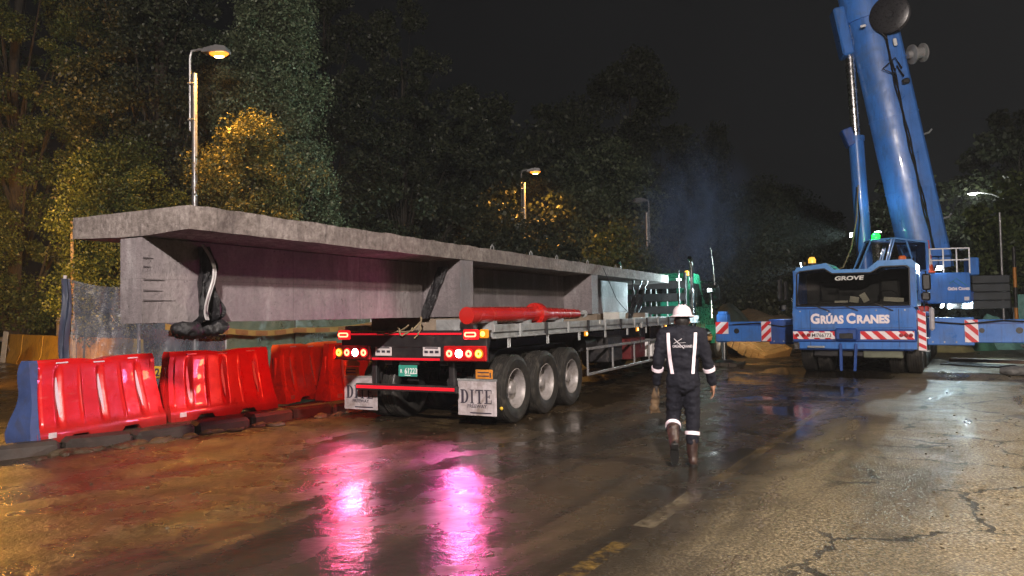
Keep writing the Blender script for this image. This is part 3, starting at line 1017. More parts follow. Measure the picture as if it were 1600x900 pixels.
# ================================================================== STREET LAMPS
POLE = mat('galvanised_pole', (0.34, 0.34, 0.35), 0.4, 0.55, 0.2, 3, 0.05, 30)
LENS_S = emis('sodium_lens', (1.0, 0.22, 0.012), 3.0)
BULB_S = emis('sodium_bulb', (1.0, 0.62, 0.22), 22)
LENS_W = emis('white_led_lens', (0.95, 1.0, 0.92), 14)
LENS_OFF = mat('unlit_lens', (0.25, 0.25, 0.24), 0.2, 0)
def street_lamp(label, x, y, H, arm, lens, color=None, power=0, style='stub', z0=0.0, soft=.14, spot=None):
    """style stub: post with a gooseneck clamped beside its top; arm = world (dx, dy) of the lantern from the post"""
    t = thing('street_lamp', label, 'street lamp', (x, y, z0), 0, 'street lamps')
    d = Vector((arm[0], arm[1], 0))
    L = d.length
    d.normalize()
    MB().cyl((0, 0, -0.3), (0, 0, H), 0.10, 0.065, 12).build('pole', POLE, t, smooth=40)
    mb = MB()
    s = d * -0.13
    if style == 'stub':
        mb.tube([s + Vector((0, 0, H - 1.6)), s + Vector((0, 0, H + 0.45)), s * 0.6 + Vector((0, 0, H + 0.62)), d * 0.15 + Vector((0, 0, H + 0.66)), d * L * 0.8 + Vector((0, 0, H + 0.60))], 0.035, 8)
        top = H + 0.58
    else:
        mb.tube([(0, 0, H - 0.2), Vector((0, 0, H + 0.1)) + d * 0.1, d * L * 0.5 + Vector((0, 0, H + 0.5)), d * L * 0.85 + Vector((0, 0, H + 0.62))], 0.035, 8)
        top = H + 0.62
    mb.build('arm', POLE, t, smooth=40)
    if style == 'stub':
        for zz in (H - 0.3, H - 1.3):
            MB().box((s.x * .5, s.y * .5, zz), (0.2, 0.2, 0.05), 0.01).build('clamp', POLE, t)
    yaw = math.atan2(d.y, d.x)
    M = Matrix.Translation(d * L + Vector((0, 0, top))) @ Matrix.Rotation(yaw, 4, 'Z')
    mb = MB(M)
    mb.prism([(-.36, -.04), (-.30, .07), (.05, .14), (.30, .10), (.36, .0), (.34, -.05)], -.15, .15, 'xz')
    hd = mb.build('lantern', POLE, t, smooth=30)
    mb = MB(M)
    prof = [(0.001, -0.085), (0.06, -0.08), (0.11, -0.055), (0.13, -0.03)]
    vs, fs = [], []
    for i in range(14):
        a = 2 * PI * i / 14
        for (r, z) in prof:
            vs.append((.08 + r * 2.1 * math.cos(a), r * 1.35 * math.sin(a), z * 1.7 - .01))
    for i in range(14):
        j = (i + 1) % 14
        for k in range(3):
            fs.append((i * 4 + k, i * 4 + k + 1, j * 4 + k + 1, j * 4 + k))
    mb.add(vs, fs)
    mb.build('lens', lens, hd, smooth=60)
    if lens is LENS_S:
        mb = MB(M)
        ellipsoid(mb, (.08, 0, -.148), (.14, .08, .03), None, 12)
        mb.build('bulb', BULB_S, hd, smooth=60)
    if power:
        p = M @ Vector((.08, 0, -.20))
        lamp('lamp_light', 'POINT', p, color, power, t, None, soft) if spot is None else lamp('lamp_light', 'SPOT', p, color, power, t, None, soft, spot, .6)
    return t
street_lamp('lit sodium street lamp rising behind the near end of the girder', -8.62, 20.0, 8.35, (0.62, -0.05), LENS_S, SODIUM, 2600, spot=140)
street_lamp('lit orange street lamp in the middle distance above the girder', 0.70, 37.0, 8.2, (0.50, -0.1), LENS_S, SODIUM, 2200, spot=158)
street_lamp('unlit street lamp near the smoke above the girder front', 7.05, 38.0, 6.75, (-0.35, -0.1), LENS_OFF)
street_lamp('white street lamp at the right edge behind the crane', 30.6, 45.0, 7.95, (-2.0, 0.2), LENS_W, (0.93, 1.0, 0.90), 1300, 'arm')
# the rows go on beyond the picture; these two light the near road
fl = thing('site_floodlight', 'sodium floodlight on a short mast lighting the left barriers from outside the picture', 'floodlight', (-11.6, 14.9, 0), 0)
MB().cyl((0, 0, -.1), (0, 0, 3.4), .06, .045, 12).build('mast', POLE, fl, smooth=40)
for k in range(3):
    a_ = 2 * PI * k / 3
    MB().tube([(0, 0, .5), (.7 * math.cos(a_), .7 * math.sin(a_), .0)], .025, 6).build('stay', POLE, fl)
FM = Matrix.Translation((0.1, -.1, 3.35)) @ Matrix.Rotation(R(-46), 4, 'Z') @ Matrix.Rotation(R(8), 4, 'Y')
h_ = MB(FM).box((0, 0, 0), (.14, .46, .34), .03).build('housing', POLE, fl)
MB(FM).box((.078, 0, 0), (.014, .40, .28), .004).build('lens', LENS_S, h_)
lamp('flood_beam', 'SPOT', FM @ Vector((.16, 0, 0)), SODIUM, 640, fl, (6.6, -9.6, 0), .16, 62, .9)
FM = Matrix.Translation((-.08, .12, 3.35)) @ Matrix.Rotation(R(118), 4, 'Z') @ Matrix.Rotation(R(16), 4, 'Y')
h_ = MB(FM).box((0, 0, 0), (.14, .46, .34), .03).build('housing', POLE, fl)
MB(FM).box((.078, 0, 0), (.014, .40, .28), .004).build('lens', LENS_S, h_)
lamp('flood_beam', 'SPOT', FM @ Vector((.16, 0, 0)), SODIUM, 9000, fl, (-7.6, 13.2, 10.5), .16, 62, .9)  # second head, added to gild the treetop in the top left corner
FM = Matrix.Translation((-.16, .06, 2.9)) @ Matrix.Rotation(R(112), 4, 'Z') @ Matrix.Rotation(R(12), 4, 'Y')
h_ = MB(FM).box((0, 0, 0), (.12, .34, .26), .03).build('housing', POLE, fl)
MB(FM).box((.068, 0, 0), (.014, .29, .21), .004).build('lens', LENS_S, h_)
lamp('flood_beam', 'SPOT', FM @ Vector((.16, 0, 0)), SODIUM, 6000, fl, (-4.2, 9.8, .6), .14, 80, .9)  # third head, added to brighten the yellow barriers
street_lamp('warm white street lamp on the near right verge, outside the picture', 2.6, -8.6, 8.6, (-2.2, 0.6), LENS_W, WARM, 36000, 'arm', soft=.35)
street_lamp('warm street lamp on the right verge ahead of the near one, outside the picture', 11.5, 3.0, 8.6, (-2.2, 0.4), LENS_W, (1.0, .84, .66), 7500, 'arm', soft=.35, spot=150)
# ================================================================== GIRDER
TY = 26.8
TLOC = (-1.465, 10.59, 0)
GZ = 1.57
girder = thing('concrete_girder', 'long grey precast concrete bridge girder loaded on the trailer', 'girder', (TLOC[0], TLOC[1], GZ), TY)
GX0, GX1 = -0.93, 0.70
WX0, WX1 = -0.245, 0.055
GY0, GY1 = -4.35, 11.6
WY1 = 9.9
def rough_loft(sec, ys, amp, seed, edge):
    """section (x,z) swept along y; every vertex is knocked a little, edge ones more"""
    mb = MB()
    m = len(sec)
    for i, y in enumerate(ys):
        for k, (x, z) in enumerate(sec):
            a = amp * (3.2 if edge(x, z) else 1.0)
            p = Vector((x * 3 + seed, y * 3.1, z * 3))
            p2 = Vector((x * 9 + seed, y * 9.1, z * 9))
            mb.v.append((x + a * (mn.noise(p) + .6 * mn.noise(p2)), y + (amp * 2 * mn.noise(p2 + Vector((4, 4, 4))) if i in (0, len(ys) - 1) else 0), z + a * .8 * (mn.noise(p + Vector((9, 2, 1))) + .6 * mn.noise(p2 + Vector((3, 1, 7))))))
    for i in range(len(ys) - 1):
        for k in range(m):
            l = (k + 1) % m
            mb.f.append((i * m + k, i * m + l, (i + 1) * m + l, (i + 1) * m + k))
    mb.f.append(tuple(range(m))[::-1])
    mb.f.append(tuple((len(ys) - 1) * m + k for k in range(m)))
    return mb
def subdiv(poly, step):
    out = []
    for i in range(len(poly)):
        a, b = Vector(poly[i]), Vector(poly[(i + 1) % len(poly)])
        k = max(1, int((b - a).length / step))
        for j in range(k):
            out.append(tuple(a.lerp(b, j / k)))
    return out
fl = subdiv([(GX0, .83), (WX0 - .02, .80), (WX1 + .02, .80), (GX1, .82), (GX1 + .005, 1.03), (GX0, 1.03)], 0.11)
ysf = list(np.linspace(GY0, GY1, 170))
rough_loft(fl, ysf, 0.006, 1.0, lambda x, z: (x > GX1 - .02 or x < GX0 + .02) and z > 1.0).build('deck_flange', EDGE, girder, smooth=35)
wb = subdiv([(WX0, 0.0), (WX1, 0.0), (WX1, .79), (WX0, .79)], 0.13)
rough_loft(wb, list(np.linspace(GY0 + .015, WY1, 110)), 0.003, 5.0, lambda x, z: z < 0.01).build('web', CONC, girder, smooth=35)
for (y0, y1) in ((.26, .62), (5.55, 5.92)):
    for (x0, x1) in ((WX1 - .01, GX1 - .015), (GX0 + .015, WX0 + .01)):
        sec = subdiv([(x0, 0.0), (x1, 0.0), (x1, .82), (x0, .82)], 0.12)
        rough_loft(sec, list(np.linspace(y0, y1, 5)), 0.004, y0, lambda x, z: False).build('diaphragm', CONC, girder, smooth=35)
# lifting loops along the top
for yy in (1.9, 3.4, 4.6, 6.3, 8.2):
    MB().tube([(.3, yy, 1.0), (.3, yy, 1.14), (.3, yy + .05, 1.18), (.3, yy + .10, 1.14), (.3, yy + .10, 1.0)], .009, 6).build('lifting_loop', GALV, girder, smooth=60)
# dark form-joint marks: thin saw cuts on the web face
for k, (zz, ln) in enumerate(((.60, .10), (.52, .07), (.40, .22), (.30, .20), (.21, .34))):
    MB().prism([(GY0 + .03, zz - .009), (GY0 + .03 + ln, zz - .001), (GY0 + .03 + ln, zz + .001), (GY0 + .03, zz + .008)], WX1 - .01, WX1 + .009, 'yz').build('form_mark', mat('dark_stain', (.055, .046, .05), .85), girder)

PLASTIC = NT('black_sheet_plastic')
n = PLASTIC
n.set(color=(0.008, 0.008, 0.010), rough=n.ramp(n.noise(5, 4), [(0.3, 0.3), (0.7, 0.6)]), normal=n.bump(n.noise(9, 6, 0.7), 0.8, 0.04))
PLASTIC = n.m
def sheet(fn, nu, nv, name, m, parent=None, thick=0.004):
    mb = MB()
    for i in range(nu + 1):
        for j in range(nv + 1):
            mb.v.append(tuple(fn(i / nu, j / nv)))
    k = nv + 1
    for i in range(nu):
        for j in range(nv):
            mb.f.append((i * k + j, i * k + j + 1, (i + 1) * k + j + 1, (i + 1) * k + j))
    me = bpy.data.meshes.new(name)
    me.from_pydata(mb.v, [], mb.f)
    if thick:
        bm = bmesh.new()
        bm.from_mesh(me)
        bmesh.ops.recalc_face_normals(bm, faces=bm.faces)
        bmesh.ops.solidify(bm, geom=bm.faces[:], thickness=thick)
        bm.to_mesh(me)
        bm.free()
    return finish(name, me, m, parent, smooth=70)
# black plastic hanging over the web near the free end
def bag(u, v):
    # u down, v across (along the girder)
    w = .035 + .115 * u ** .7 + .02 * math.sin(u * 11)
    y = -3.71 + (v - .5) * 2 * w + .04 * u + .03 * math.sin(u * 9)
    x = WX1 + .04 + .09 * math.sin(min(1, u * 1.1) * PI * .8) + .035 * math.sin(v * 24 + u * 5) + .03 * math.sin(v * 9 - u * 7) + .03 * mn.noise(Vector((u * 6, v * 5, 1)))
    z = .74 - u * .80
    if u > .86:
        x -= (u - .86) * 1.4
    return (x, y, z + .02 * mn.noise(Vector((u * 5, v * 4, 8))))
t = thing('plastic_wrap', 'crumpled black plastic sheet draped down the girder web near its free end', 'plastic sheet', (TLOC[0], TLOC[1], GZ), TY)
sheet(bag, 40, 22, 'hanging_sheet', PLASTIC, t)
mb = MB()
for i in range(1, 9):
    a = i / 9
    ellipsoid(mb, (WX1 - .05 + .12 * math.sin(a * 9), -3.98 + a * .50, -.03 - .07 * math.sin(a * PI)), (.13, .10, .07), Matrix.Rotation(a * 3, 4, 'Z'), 10)
fuse(mb, 'bundle', PLASTIC, t, 0.018, 2, 0.028, 14)
# pale strap of folded plastic
sheet(lambda u, v: (WX1 + .09 + .14 * math.sin(min(1, u * 1.1) * PI * .8) + .01 * math.sin(v * 6), -3.74 + .05 * (v - .5) + .05 * math.sin(u * 6), .76 - u * .74), 24, 4, 'strap', mat('pale_strap', (.30, .29, .30), .4), t)
# black sling beside the first diaphragm, and its ropes
t = thing('lashing_sling', 'black lashing sling and rope tied round the girder at the first diaphragm', 'sling', (TLOC[0], TLOC[1], GZ), TY)
sheet(lambda u, v: (WX1 + .06 + .50 * u * .6 + .03 * math.sin(v * 9), .16 - .02 * u + .04 * mn.noise(Vector((u * 5, v * 5, 3))), .76 - .74 * u + .10 * (v - .5) * (1 - u)) if False else (WX1 + .04 + .34 * (1 - u) + .17 * (v - .5), .20 + .03 * mn.noise(Vector((u * 6, v * 6, 3))), .72 - .74 * u), 20, 8, 'band', PLASTIC, t, 0.01)
ROPE = mat('dirty_rope', (.22, .17, .10), .85, 0, .4, 30, .4, 90)
for (a, b, c) in (((.16, .05, -.02), (.05, -.04, -.20), (-.35, -.06, -.19)), ((.14, .05, .0), (.20, -.05, -.18), (.12, -.07, -.30)), ((-.02, -.02, -.12), (-.25, -.07, -.22), (-.55, -.05, -.24)), ((.05, -.02, -.16), (-.1, -.08, -.27), (-.18, -.07, -.14))):
    p = [Vector(a).lerp(Vector(b), k / 4) for k in range(5)] + [Vector(b).lerp(Vector(c), k / 4) for k in range(1, 5)]
    p = [q + Vector((.012 * math.sin(i * 2.1), 0, .014 * math.cos(i * 1.7))) for i, q in enumerate(p)]
    MB().tube(p, .012, 6).build('rope', ROPE, t, smooth=60)
# front sling and dark sheet at the far end
t = thing('front_sling', 'dark slings hanging round the lit front end of the girder', 'sling', (TLOC[0], TLOC[1], GZ), TY)
for k, (ya, yb) in enumerate(((8.6, 9.2), (9.3, 8.9), (9.8, 9.3))):
    sheet(lambda u, v, ya=ya, yb=yb: (.62 - .2 * u + .04 * math.sin(u * 6 + v * 4), ya + (yb - ya) * u + .22 * (v - .5), .80 - .95 * u), 14, 5, 'band', PLASTIC, t, 0.01)
# thin wire rope from the flange to the deck
t = thing('lashing_cable', 'thin steel lashing cable slanting from the girder flange to the trailer rail', 'cable', (TLOC[0], TLOC[1], 0), TY)
MB().tube([(GX1 + .03, 6.15, GZ + .98), (GX1 + .2, 6.5, GZ + .3), (1.28, 6.8, 1.32), (1.33, 6.85, .8)], .008, 6).build('wire', BLACKSTEEL, t, smooth=60)
MB().box((1.35, 6.82, 1.30), (.04, .10, .12), .01).build('tensioner', GALV, t)

# ================================================================== TRAILER
trailer = thing('flatbed_trailer', 'black flatbed trailer with lit red tail lights and galvanised side rails', 'trailer', TLOC, TY)
P = trailer
TL = 12.6
MB().box((0, TL / 2, 1.345), (2.40, TL, .05)).build('deck', DECK, P)
for sx in (-1, 1):
    MB().box((sx * .48, 6.2, 1.09), (.14, 12.2, .42), .01).build('main_beam', BLACKSTEEL, P)
    mb = MB()
    mb.box((sx * 1.275, TL / 2 + .06, 1.40), (.05, TL - .12, .11), .008)
    mb.box((sx * 1.255, TL / 2 + .06, 1.315), (.03, TL - .12, .06))
    mb.box((sx * 1.285, TL / 2 + .06, 1.272), (.07, TL - .12, .025), .005)
    rail = mb.build('side_rail', GALV, P)
    for k in range(13):
        y = .9 + k * .92
        m = MB()
        m.box((sx * 1.318, y, 1.36), (.035, .07, .20), .006)
        m.build('stake_pocket', BLACKSTEEL if k % 2 else GALV, rail)
    for k in range(7):
        y = .55 + k * 1.35
        m = MB()
        m.tube([(sx * 1.30, y - .03, 1.26), (sx * 1.30, y - .03, 1.12), (sx * 1.30, y + .03, 1.12), (sx * 1.30, y + .03, 1.26)], .011, 5)
        m.build('tie_hook', GALV, rail, smooth=60)
for k in range(20):
    MB().box((0, .35 + k * .63, 1.27), (2.44, .07, .10)).build('cross_member', BLACKSTEEL, P)
# rear header, plates and bars
MB().box((0, .03, 1.26), (2.50, .10, .24), .01).build('rear_header', BLACKSTEEL, P)
REDTAPE = emis('red_tape_glow', (1.0, 0.012, 0.03), 0.5, (0.5, 0.01, 0.02))  # reflective tape; its shine is put in as a low emission
REDBODY = mat('red_lens_plastic', (0.42, 0.010, 0.012), 0.22, 0, 0.1, 6, coat=.5)
mb = MB()
mb.box((-.125, -.032, 1.335), (1.98, .015, .026))
mb.build('red_strip', REDTAPE, P)
MB().box((0, .02, 1.065), (2.50, .06, .24), .008).build('light_panel', BLACKSTEEL, P)
MB().box((-.09, -.022, .975), (1.17, .014, .032)).build('red_strip', REDTAPE, P)
mb = MB()
mb.box((-.12, .02, .555), (1.76, .08, .10), .012)
mb.box((-.80, .22, .74), (.09, .08, .42), .01)
mb.box((.56, .22, .74), (.09, .08, .42), .01)
bar = mb.build('underrun_bar', BLACKSTEEL, P)
MB().box((-.12, -.026, .560), (1.70, .012, .045)).build('red_strip', REDTAPE, bar)
# lamp clusters
RING_R = emis('tail_lamp_red', (1.0, 0.13, 0.06), 9)
RING_Y = emis('indicator_amber', (1.0, 0.50, 0.05), 5)
LAMPW = emis('reversing_lamp', (0.90, 0.90, 1.0), 26)
LENS_R = emis('red_lens_glow', (1.0, 0.01, 0.02), 0.9, (0.4, 0.01, 0.01))
LENS_A = emis('amber_lens_glow', (1.0, 0.33, 0.01), 0.55, (0.4, 0.14, 0.01))
def ring(mb, x, y, z, r, t=.45, n=20):
    vs, fs = [], []
    for i in range(n):
        a = 2 * PI * i / n
        for rr, dy in ((r, .0), (r * .82, -.008), (r * t, -.006), (r * t * .9, .0)):
            vs.append((x + rr * math.cos(a), y + dy, z + rr * math.sin(a)))
    for i in range(n):
        j = (i + 1) % n
        for k in range(3):
            fs.append((i * 4 + k, i * 4 + k + 1, j * 4 + k + 1, j * 4 + k))
    mb.add(vs, fs)
def disc(mb, x, y, z, r, n=20):
    vs = [(x, y - .012, z)] + [(x + r * math.cos(2 * PI * i / n), y, z + r * math.sin(2 * PI * i / n)) for i in range(n)]
    mb.add(vs, [(0, 1 + i, 1 + (i + 1) % n) for i in range(n)])
def cluster(x0, kinds, z=1.063):
    L = len(kinds) * .155
    h = MB().box((x0 + L / 2, -.02, z), (L + .06, .05, .21), .012).build('tail_light_cluster', REDBODY, P)
    for i, k in enumerate(kinds):
        x = x0 + .0775 + i * .155
        b = MB()
        b.lathe([(.001, -.010), (.066, -.008), (.070, .012)], 20, Matrix.Translation((x, -.046, z)) @ Matrix.Rotation(PI / 2, 4, 'Z'))
        b.build('lens', {'r': LENS_R, 'y': LENS_A, 'w': LENS_R}[k], h, smooth=40)
        m = MB()
        if k == 'w':
            disc(m, x, -.060, z, .056)
            m.build('reversing_lamp', LAMPW, h)
        else:
            ring(m, x, -.060, z, .050)
            m.build('lamp_ring', RING_R if k == 'r' else RING_Y, h)
cluster(-1.35, 'yrwr')
cluster(.60, 'rwry')
def upper(x, w):
    h = MB().box((x, -.035, 1.325), (w, .05, .14), .015).build('marker_light', LENS_R, P)
    m = MB()
    pts = []
    for i in range(24):
        a = 2 * PI * i / 24
        pts.append((x + math.copysign(.062, math.cos(a)) * (1 if abs(math.cos(a)) > .05 else 0) + .022 * math.cos(a), -.064, 1.325 + .026 * math.sin(a)))
    m.tube(pts + [pts[0]], .011, 6)
    m.build('lamp_loop', RING_R, h, smooth=60)
upper(-1.18, .22)
upper(1.02, .24)
h = MB().box((1.225, -.035, 1.335), (.13, .05, .12), .012).build('marker_light', LENS_A, P)
m = MB()
disc(m, 1.215, -.064, 1.335, .036)
m.build('lamp_disc', RING_Y, h)
for y in (3.55, 6.6, 8.9, 10.6):
    h = MB().box((1.312, y, 1.22), (.03, .13, .09), .008).build('marker_light', LENS_A, P)
    m = MB()
    m.box((1.332, y, 1.22), (.008, .05, .05), .003)
    m.build('lamp_disc', emis('side_marker', (1.0, .55, .12), 9), h)
lamp('tail_light_glow', 'SPOT', (.83, -.14, 1.06), (0.80, 0.72, 1.0), 14, P, (.83 - .1, -3.2, 0), .05, 130, .8)
lamp('tail_light_glow', 'SPOT', (-.89, -.14, 1.06), (0.80, 0.72, 1.0), 14, P, (-.9, -3.2, 0), .05, 130, .8)
lamp('tail_light_glow', 'SPOT', (.98, -.14, 1.10), (1.0, 0.16, 0.40), 42, P, (.7, -3.6, .5), .10, 174, .5)
lamp('tail_light_glow', 'SPOT', (.90, -.15, 1.08), (1.0, 0.02, 0.42), 95, P, (.6, -3.2, 0), .22, 112, .9)
lamp('tail_light_glow', 'SPOT', (-1.06, -.14, 1.10), (1.0, 0.16, 0.40), 42, P, (-1.0, -3.6, .5), .10, 174, .5)
lamp('tail_light_glow', 'SPOT', (-1.0, -.15, 1.08), (1.0, 0.015, 0.14), 90, P, (-.8, -3.2, 0), .20, 105, .9)
lamp('tail_light_glow', 'SPOT', (-1.38, -.10, 1.08), (1.0, 0.05, 0.02), 120, P, (-3.6, .7, .6), .06, 150, .6)
# stickers and plates
STICK = mat('white_sticker', (.60, .55, .56), .5, 0, .2, 20)
ORANGE = mat('orange_plate', (.58, .22, .03), .45, 0, .2, 12, 0, 0, .25)
for x in (-.475, .36):
    pl = MB().box((x, -.014, 1.09), (.29, .008, .14), .002).build('sticker', STICK, P)
    for k in range(3):
        MB().box((x - .09 + k * .09, -.0195, 1.08), (.06, .003, .035)).build('sticker_print', INK, pl)
    MB().box((x, -.0195, 1.135), (.22, .003, .018)).build('sticker_print', INK, pl)
PLG = mat('green_plate', (.04, .30, .23), .4, 0, .12, 10)
pl = MB().box((-.06, .0, .805), (.32, .012, .165), .004).build('number_plate', PLG, P)
text('plate_digits', '61223', .115, up(.0, -.0075, .765), WHITE, pl, .003, .78, .001)
text('plate_letter', 'R', .075, up(-.17, -.0075, .775), WHITE, pl, .002, .8, .001)
MB().box((-.06, -.0075, .742), (.10, .002, .012)).build('plate_print', WHITE, pl)
MB().box((-.06, .05, .92), (.34, .02, .06)).build('plate_bracket', BLACKSTEEL, P)
# mudflaps
FLAP = mat('grey_white_mudflap', (.52, .47, .50), .55, 0, .3, 5, .15, 8, .55, (.20, .16, .14), streaks=.5)
def serif(name, s, x, y, z, h, parent, m):
    """bold roman capitals built from strokes"""
    mb = MB()
    w = h * .62
    d = .004
    for ch in s:
        def st(x0, x1, z0, z1):
            mb.box((x + (x0 + x1) / 2 * w, y, z + (z0 + z1) / 2 * h), ((x1 - x0) * w, d, (z1 - z0) * h))
        if ch == 'D':
            st(.14, .46, .05, .95); st(.02, .5, 0, .06); st(.02, .5, .94, 1)
            pts = []
            for k in range(11):
                a = PI / 2 - PI * k / 10
                pts.append((a, .48 + .62 * math.cos(a), .5 + .5 * math.sin(a)))
            inn = [(.48 + .34 * math.cos(a), .5 + .43 * math.sin(a)) for a, _, _ in pts][::-1]
            poly = [(x + px * w, z + pz * h) for _, px, pz in pts] + [(x + px * w, z + pz * h) for px, pz in inn]
            for k in range(10):
                q = [poly[k], poly[k + 1], poly[21 - k - 1], poly[21 - k]]
                mb.prism(q, y - d / 2, y + d / 2, 'xz')
            x += w * 1.28
        elif ch == 'I':
            st(.18, .42, .05, .95); st(.02, .58, 0, .06); st(.02, .58, .94, 1)
            x += w * .74
        elif ch == 'T':
            st(.42, .66, .05, .95); st(.27, .81, 0, .06); st(.04, 1.04, .92, 1); st(.04, .11, .74, .93); st(.97, 1.04, .74, .93)
            x += w * 1.2
        elif ch == 'E':
            st(.18, .42, .05, .95); st(.02, .95, 0, .07); st(.02, .95, .93, 1); st(.42, .72, .47, .54); st(.66, .72, .38, .63); st(.88, .95, .05, .28); st(.88, .95, .74, .95)
            x += w * 1.1
    return mb.build(name, m, parent)
for (x0, x1) in ((-1.43, -.80), (.62, 1.24)):
    xc = (x0 + x1) / 2
    fl = MB().box((xc, .26, .42), (x1 - x0, .012, .49), .004).build('mudflap', FLAP, P)
    serif('mudflap_lettering', 'DITE', x0 + .04, .2525, .345, .195, fl, INK)
    text('mudflap_print', 'FREEWAY', .068, up(xc, .2525, .285), INK, fl, .0012, 1.05, .001)
    MB().box((xc + .06, .2525, .215), (.34, .003, .018)).build('mudflap_edge_print', INK, fl)
    MB().box((xc, .262, .675), (x1 - x0 + .02, .03, .03), .004).build('flap_clamp', GALV, fl)
for x in (-1.27, 1.06):
    pl = MB().box((x, .24, .76), (.27, .012, .13), .003).build('orange_plate', ORANGE, P)
    for k in range(2):
        MB().box((x - .01, .2325, .735 + k * .05), (.18, .003, .016)).build('plate_print', INK, pl)
    MB().box((x + (.10 if x > 0 else -.10), .2325, .75), (.018, .003, .07)).build('plate_print', INK, pl)
mb = MB()
mb.prism([(-1.41, .84), (-1.13, .84), (-1.13, .88), (-1.2, .93), (-1.34, .93), (-1.41, .88)], .255, .27, 'xz')
mb.build('orange_bracket', ORANGE, P)
# axles and wheels
def wheel_mesh():
    """dual truck wheel, outer face at +X; tyre, rim with dish, hub"""
    tyre = MB()
    r = .50
    for off in (0.0, -.33):
        prof = [(.275, -.11 + off), (.30, -.135 + off), (.38, -.15 + off), (.455, -.145 + off), (.488, -.125 + off)]
        for gx in (-.09, -.045, 0.0, .045, .09):
            prof += [(r, gx - .017 + off), (r, gx + .013 + off), (r - .012, gx + .016 + off), (r - .012, gx + .027 + off)]
        prof = [p for p in prof if p[1] - off < .122]
        prof += [(.488, .125 + off), (.455, .145 + off), (.43, .148 + off), (.425, .152 + off), (.38, .15 + off), (.30, .135 + off), (.275, .11 + off)]
        tyre.lathe(prof, 40)
    rim = MB()
    rim.lathe([(.298, .128), (.285, .135), (.275, .12), (.262, .06), (.255, -.02), (.20, -.05), (.13, -.055), (.12, -.03), (.0, -.03)], 36)
    rim.lathe([(.275, -.11), (.26, -.2), (.26, -.25), (.0, -.25)], 24)
    hub = MB()
    hub.lathe([(.115, -.035), (.11, .03), (.085, .075), (.06, .085), (.0, .085)], 20)
    for k in range(10):
        a = 2 * PI * k / 10
        hub.cyl((-.05, .165 * math.cos(a), .165 * math.sin(a)), (-.015, .165 * math.cos(a), .165 * math.sin(a)), .015, .013, 6)
    return tyre, rim, hub
ty, ri, hu = wheel_mesh()
w_me = []
for nm, mb_, m_ in (('wheel', ty, RUBBER), ('rim', ri, RIM), ('hub', hu, RIM)):
    o = mb_.build(nm, m_, None, smooth=35)
    w_me.append(o.data)
    bpy.data.objects.remove(o)
def put_wheel(parent, x, y, z, flip=False, scale=1.0):
    o = bpy.data.objects.new('wheel', w_me[0])
    COL.objects.link(o)
    o.parent = parent
    o.location = (x, y, z)
    o.rotation_euler = (random.uniform(0, 6) if not flip else 0, 0, PI if flip else 0)
    o.scale = (scale, scale, scale)
    for nm, me in (('rim', w_me[1]), ('hub', w_me[2])):
        c = bpy.data.objects.new(nm, me)
        COL.objects.link(c)
        c.parent = o
    return o
for y in (.93, 2.0, 3.07):
    MB().cyl((-1.0, y, .5), (1.0, y, .5), .07, n=10).build('axle', BLACKSTEEL, P, smooth=40)
    put_wheel(P, 1.09, y, .5)
    put_wheel(P, -1.09, y, .5, True)
    for sx in (-1, 1):
        MB().box((sx * .48, y, .72), (.10, .80, .06), .01).build('leaf_spring', BLACKSTEEL, P)
        MB().cyl((sx * .35, y - .2, .55), (sx * .35, y - .38, .62), .10, n=12).build('brake_chamber', BLACKSTEEL, P, smooth=40)
YEL = mat('yellow_tag', (.62, .42, .03), .5)
MB().box((.985, .44, .40), (.012, .012, .012)).build('valve_tag', YEL, P)
mb = MB()
ellipsoid(mb, (1.19, .50, .26), (.025, .03, .03), None, 8)
mb.build('yellow_cap', YEL, P, smooth=60)
for sx in (-1, 1):
    mb = MB()
    pr = [(.35, .62), (.48, .93), (.75, 1.08), (3.25, 1.08), (3.5, .93), (3.62, .62)]
    ol = pr + [(a, b - .02) for a, b in pr[::-1]]
    for k in range(5):
        mb.prism([pr[k], pr[k + 1], (pr[k + 1][0], pr[k + 1][1] - .015), (pr[k][0], pr[k][1] - .015)], sx * .80, sx * 1.02, 'yz')
    mb.build('mudguard', BLACKPL, P)
# side guard, tool boxes, legs
SG = mat('side_guard_steel', (.33, .33, .34), .4, .5, .25, 5, .1, 30, .3)
for sx in (1, -1):
    g = MB()
    g.box((sx * 1.27, 6.0, .94), (.04, 4.6, .05), .006)
    g.box((sx * 1.27, 6.0, .48), (.04, 4.6, .05), .006)
    for y in (3.72, 5.1, 6.5, 7.6, 8.28):
        g.box((sx * 1.268, y, .71), (.03, .045, .42), .005)
    g.build('side_guard', SG, P)
MB().box((1.02, 5.4, .86), (.40, .9, .50), .02).build('tool_box', BLACKSTEEL, P)
MB().box((1.02, 6.9, .80), (.42, 1.1, .44), .02).build('tool_box', mat('dark_red_box', (.10, .012, .014), .4), P)
MB().box((1.0, 8.3, .74), (.40, .5, .40), .02).build('tool_box', WHITE, P)
MB().cyl((.9, 4.25, 1.0), (.9, 4.85, 1.0), .14, n=16).build('air_tank', BLACKSTEEL, P, smooth=40)
for sx in (-1, 1):
    mb = MB()
    mb.box((sx * .75, 9.3, .75), (.12, .12, .9), .01)
    mb.box((sx * .75, 9.3, .24), (.26, .26, .03), .006)
    mb.build('landing_leg', BLACKSTEEL, P)
MB().box((0, 12.0, 1.0), (1.0, 1.6, .30), .02).build('kingpin_plate', BLACKSTEEL, P)

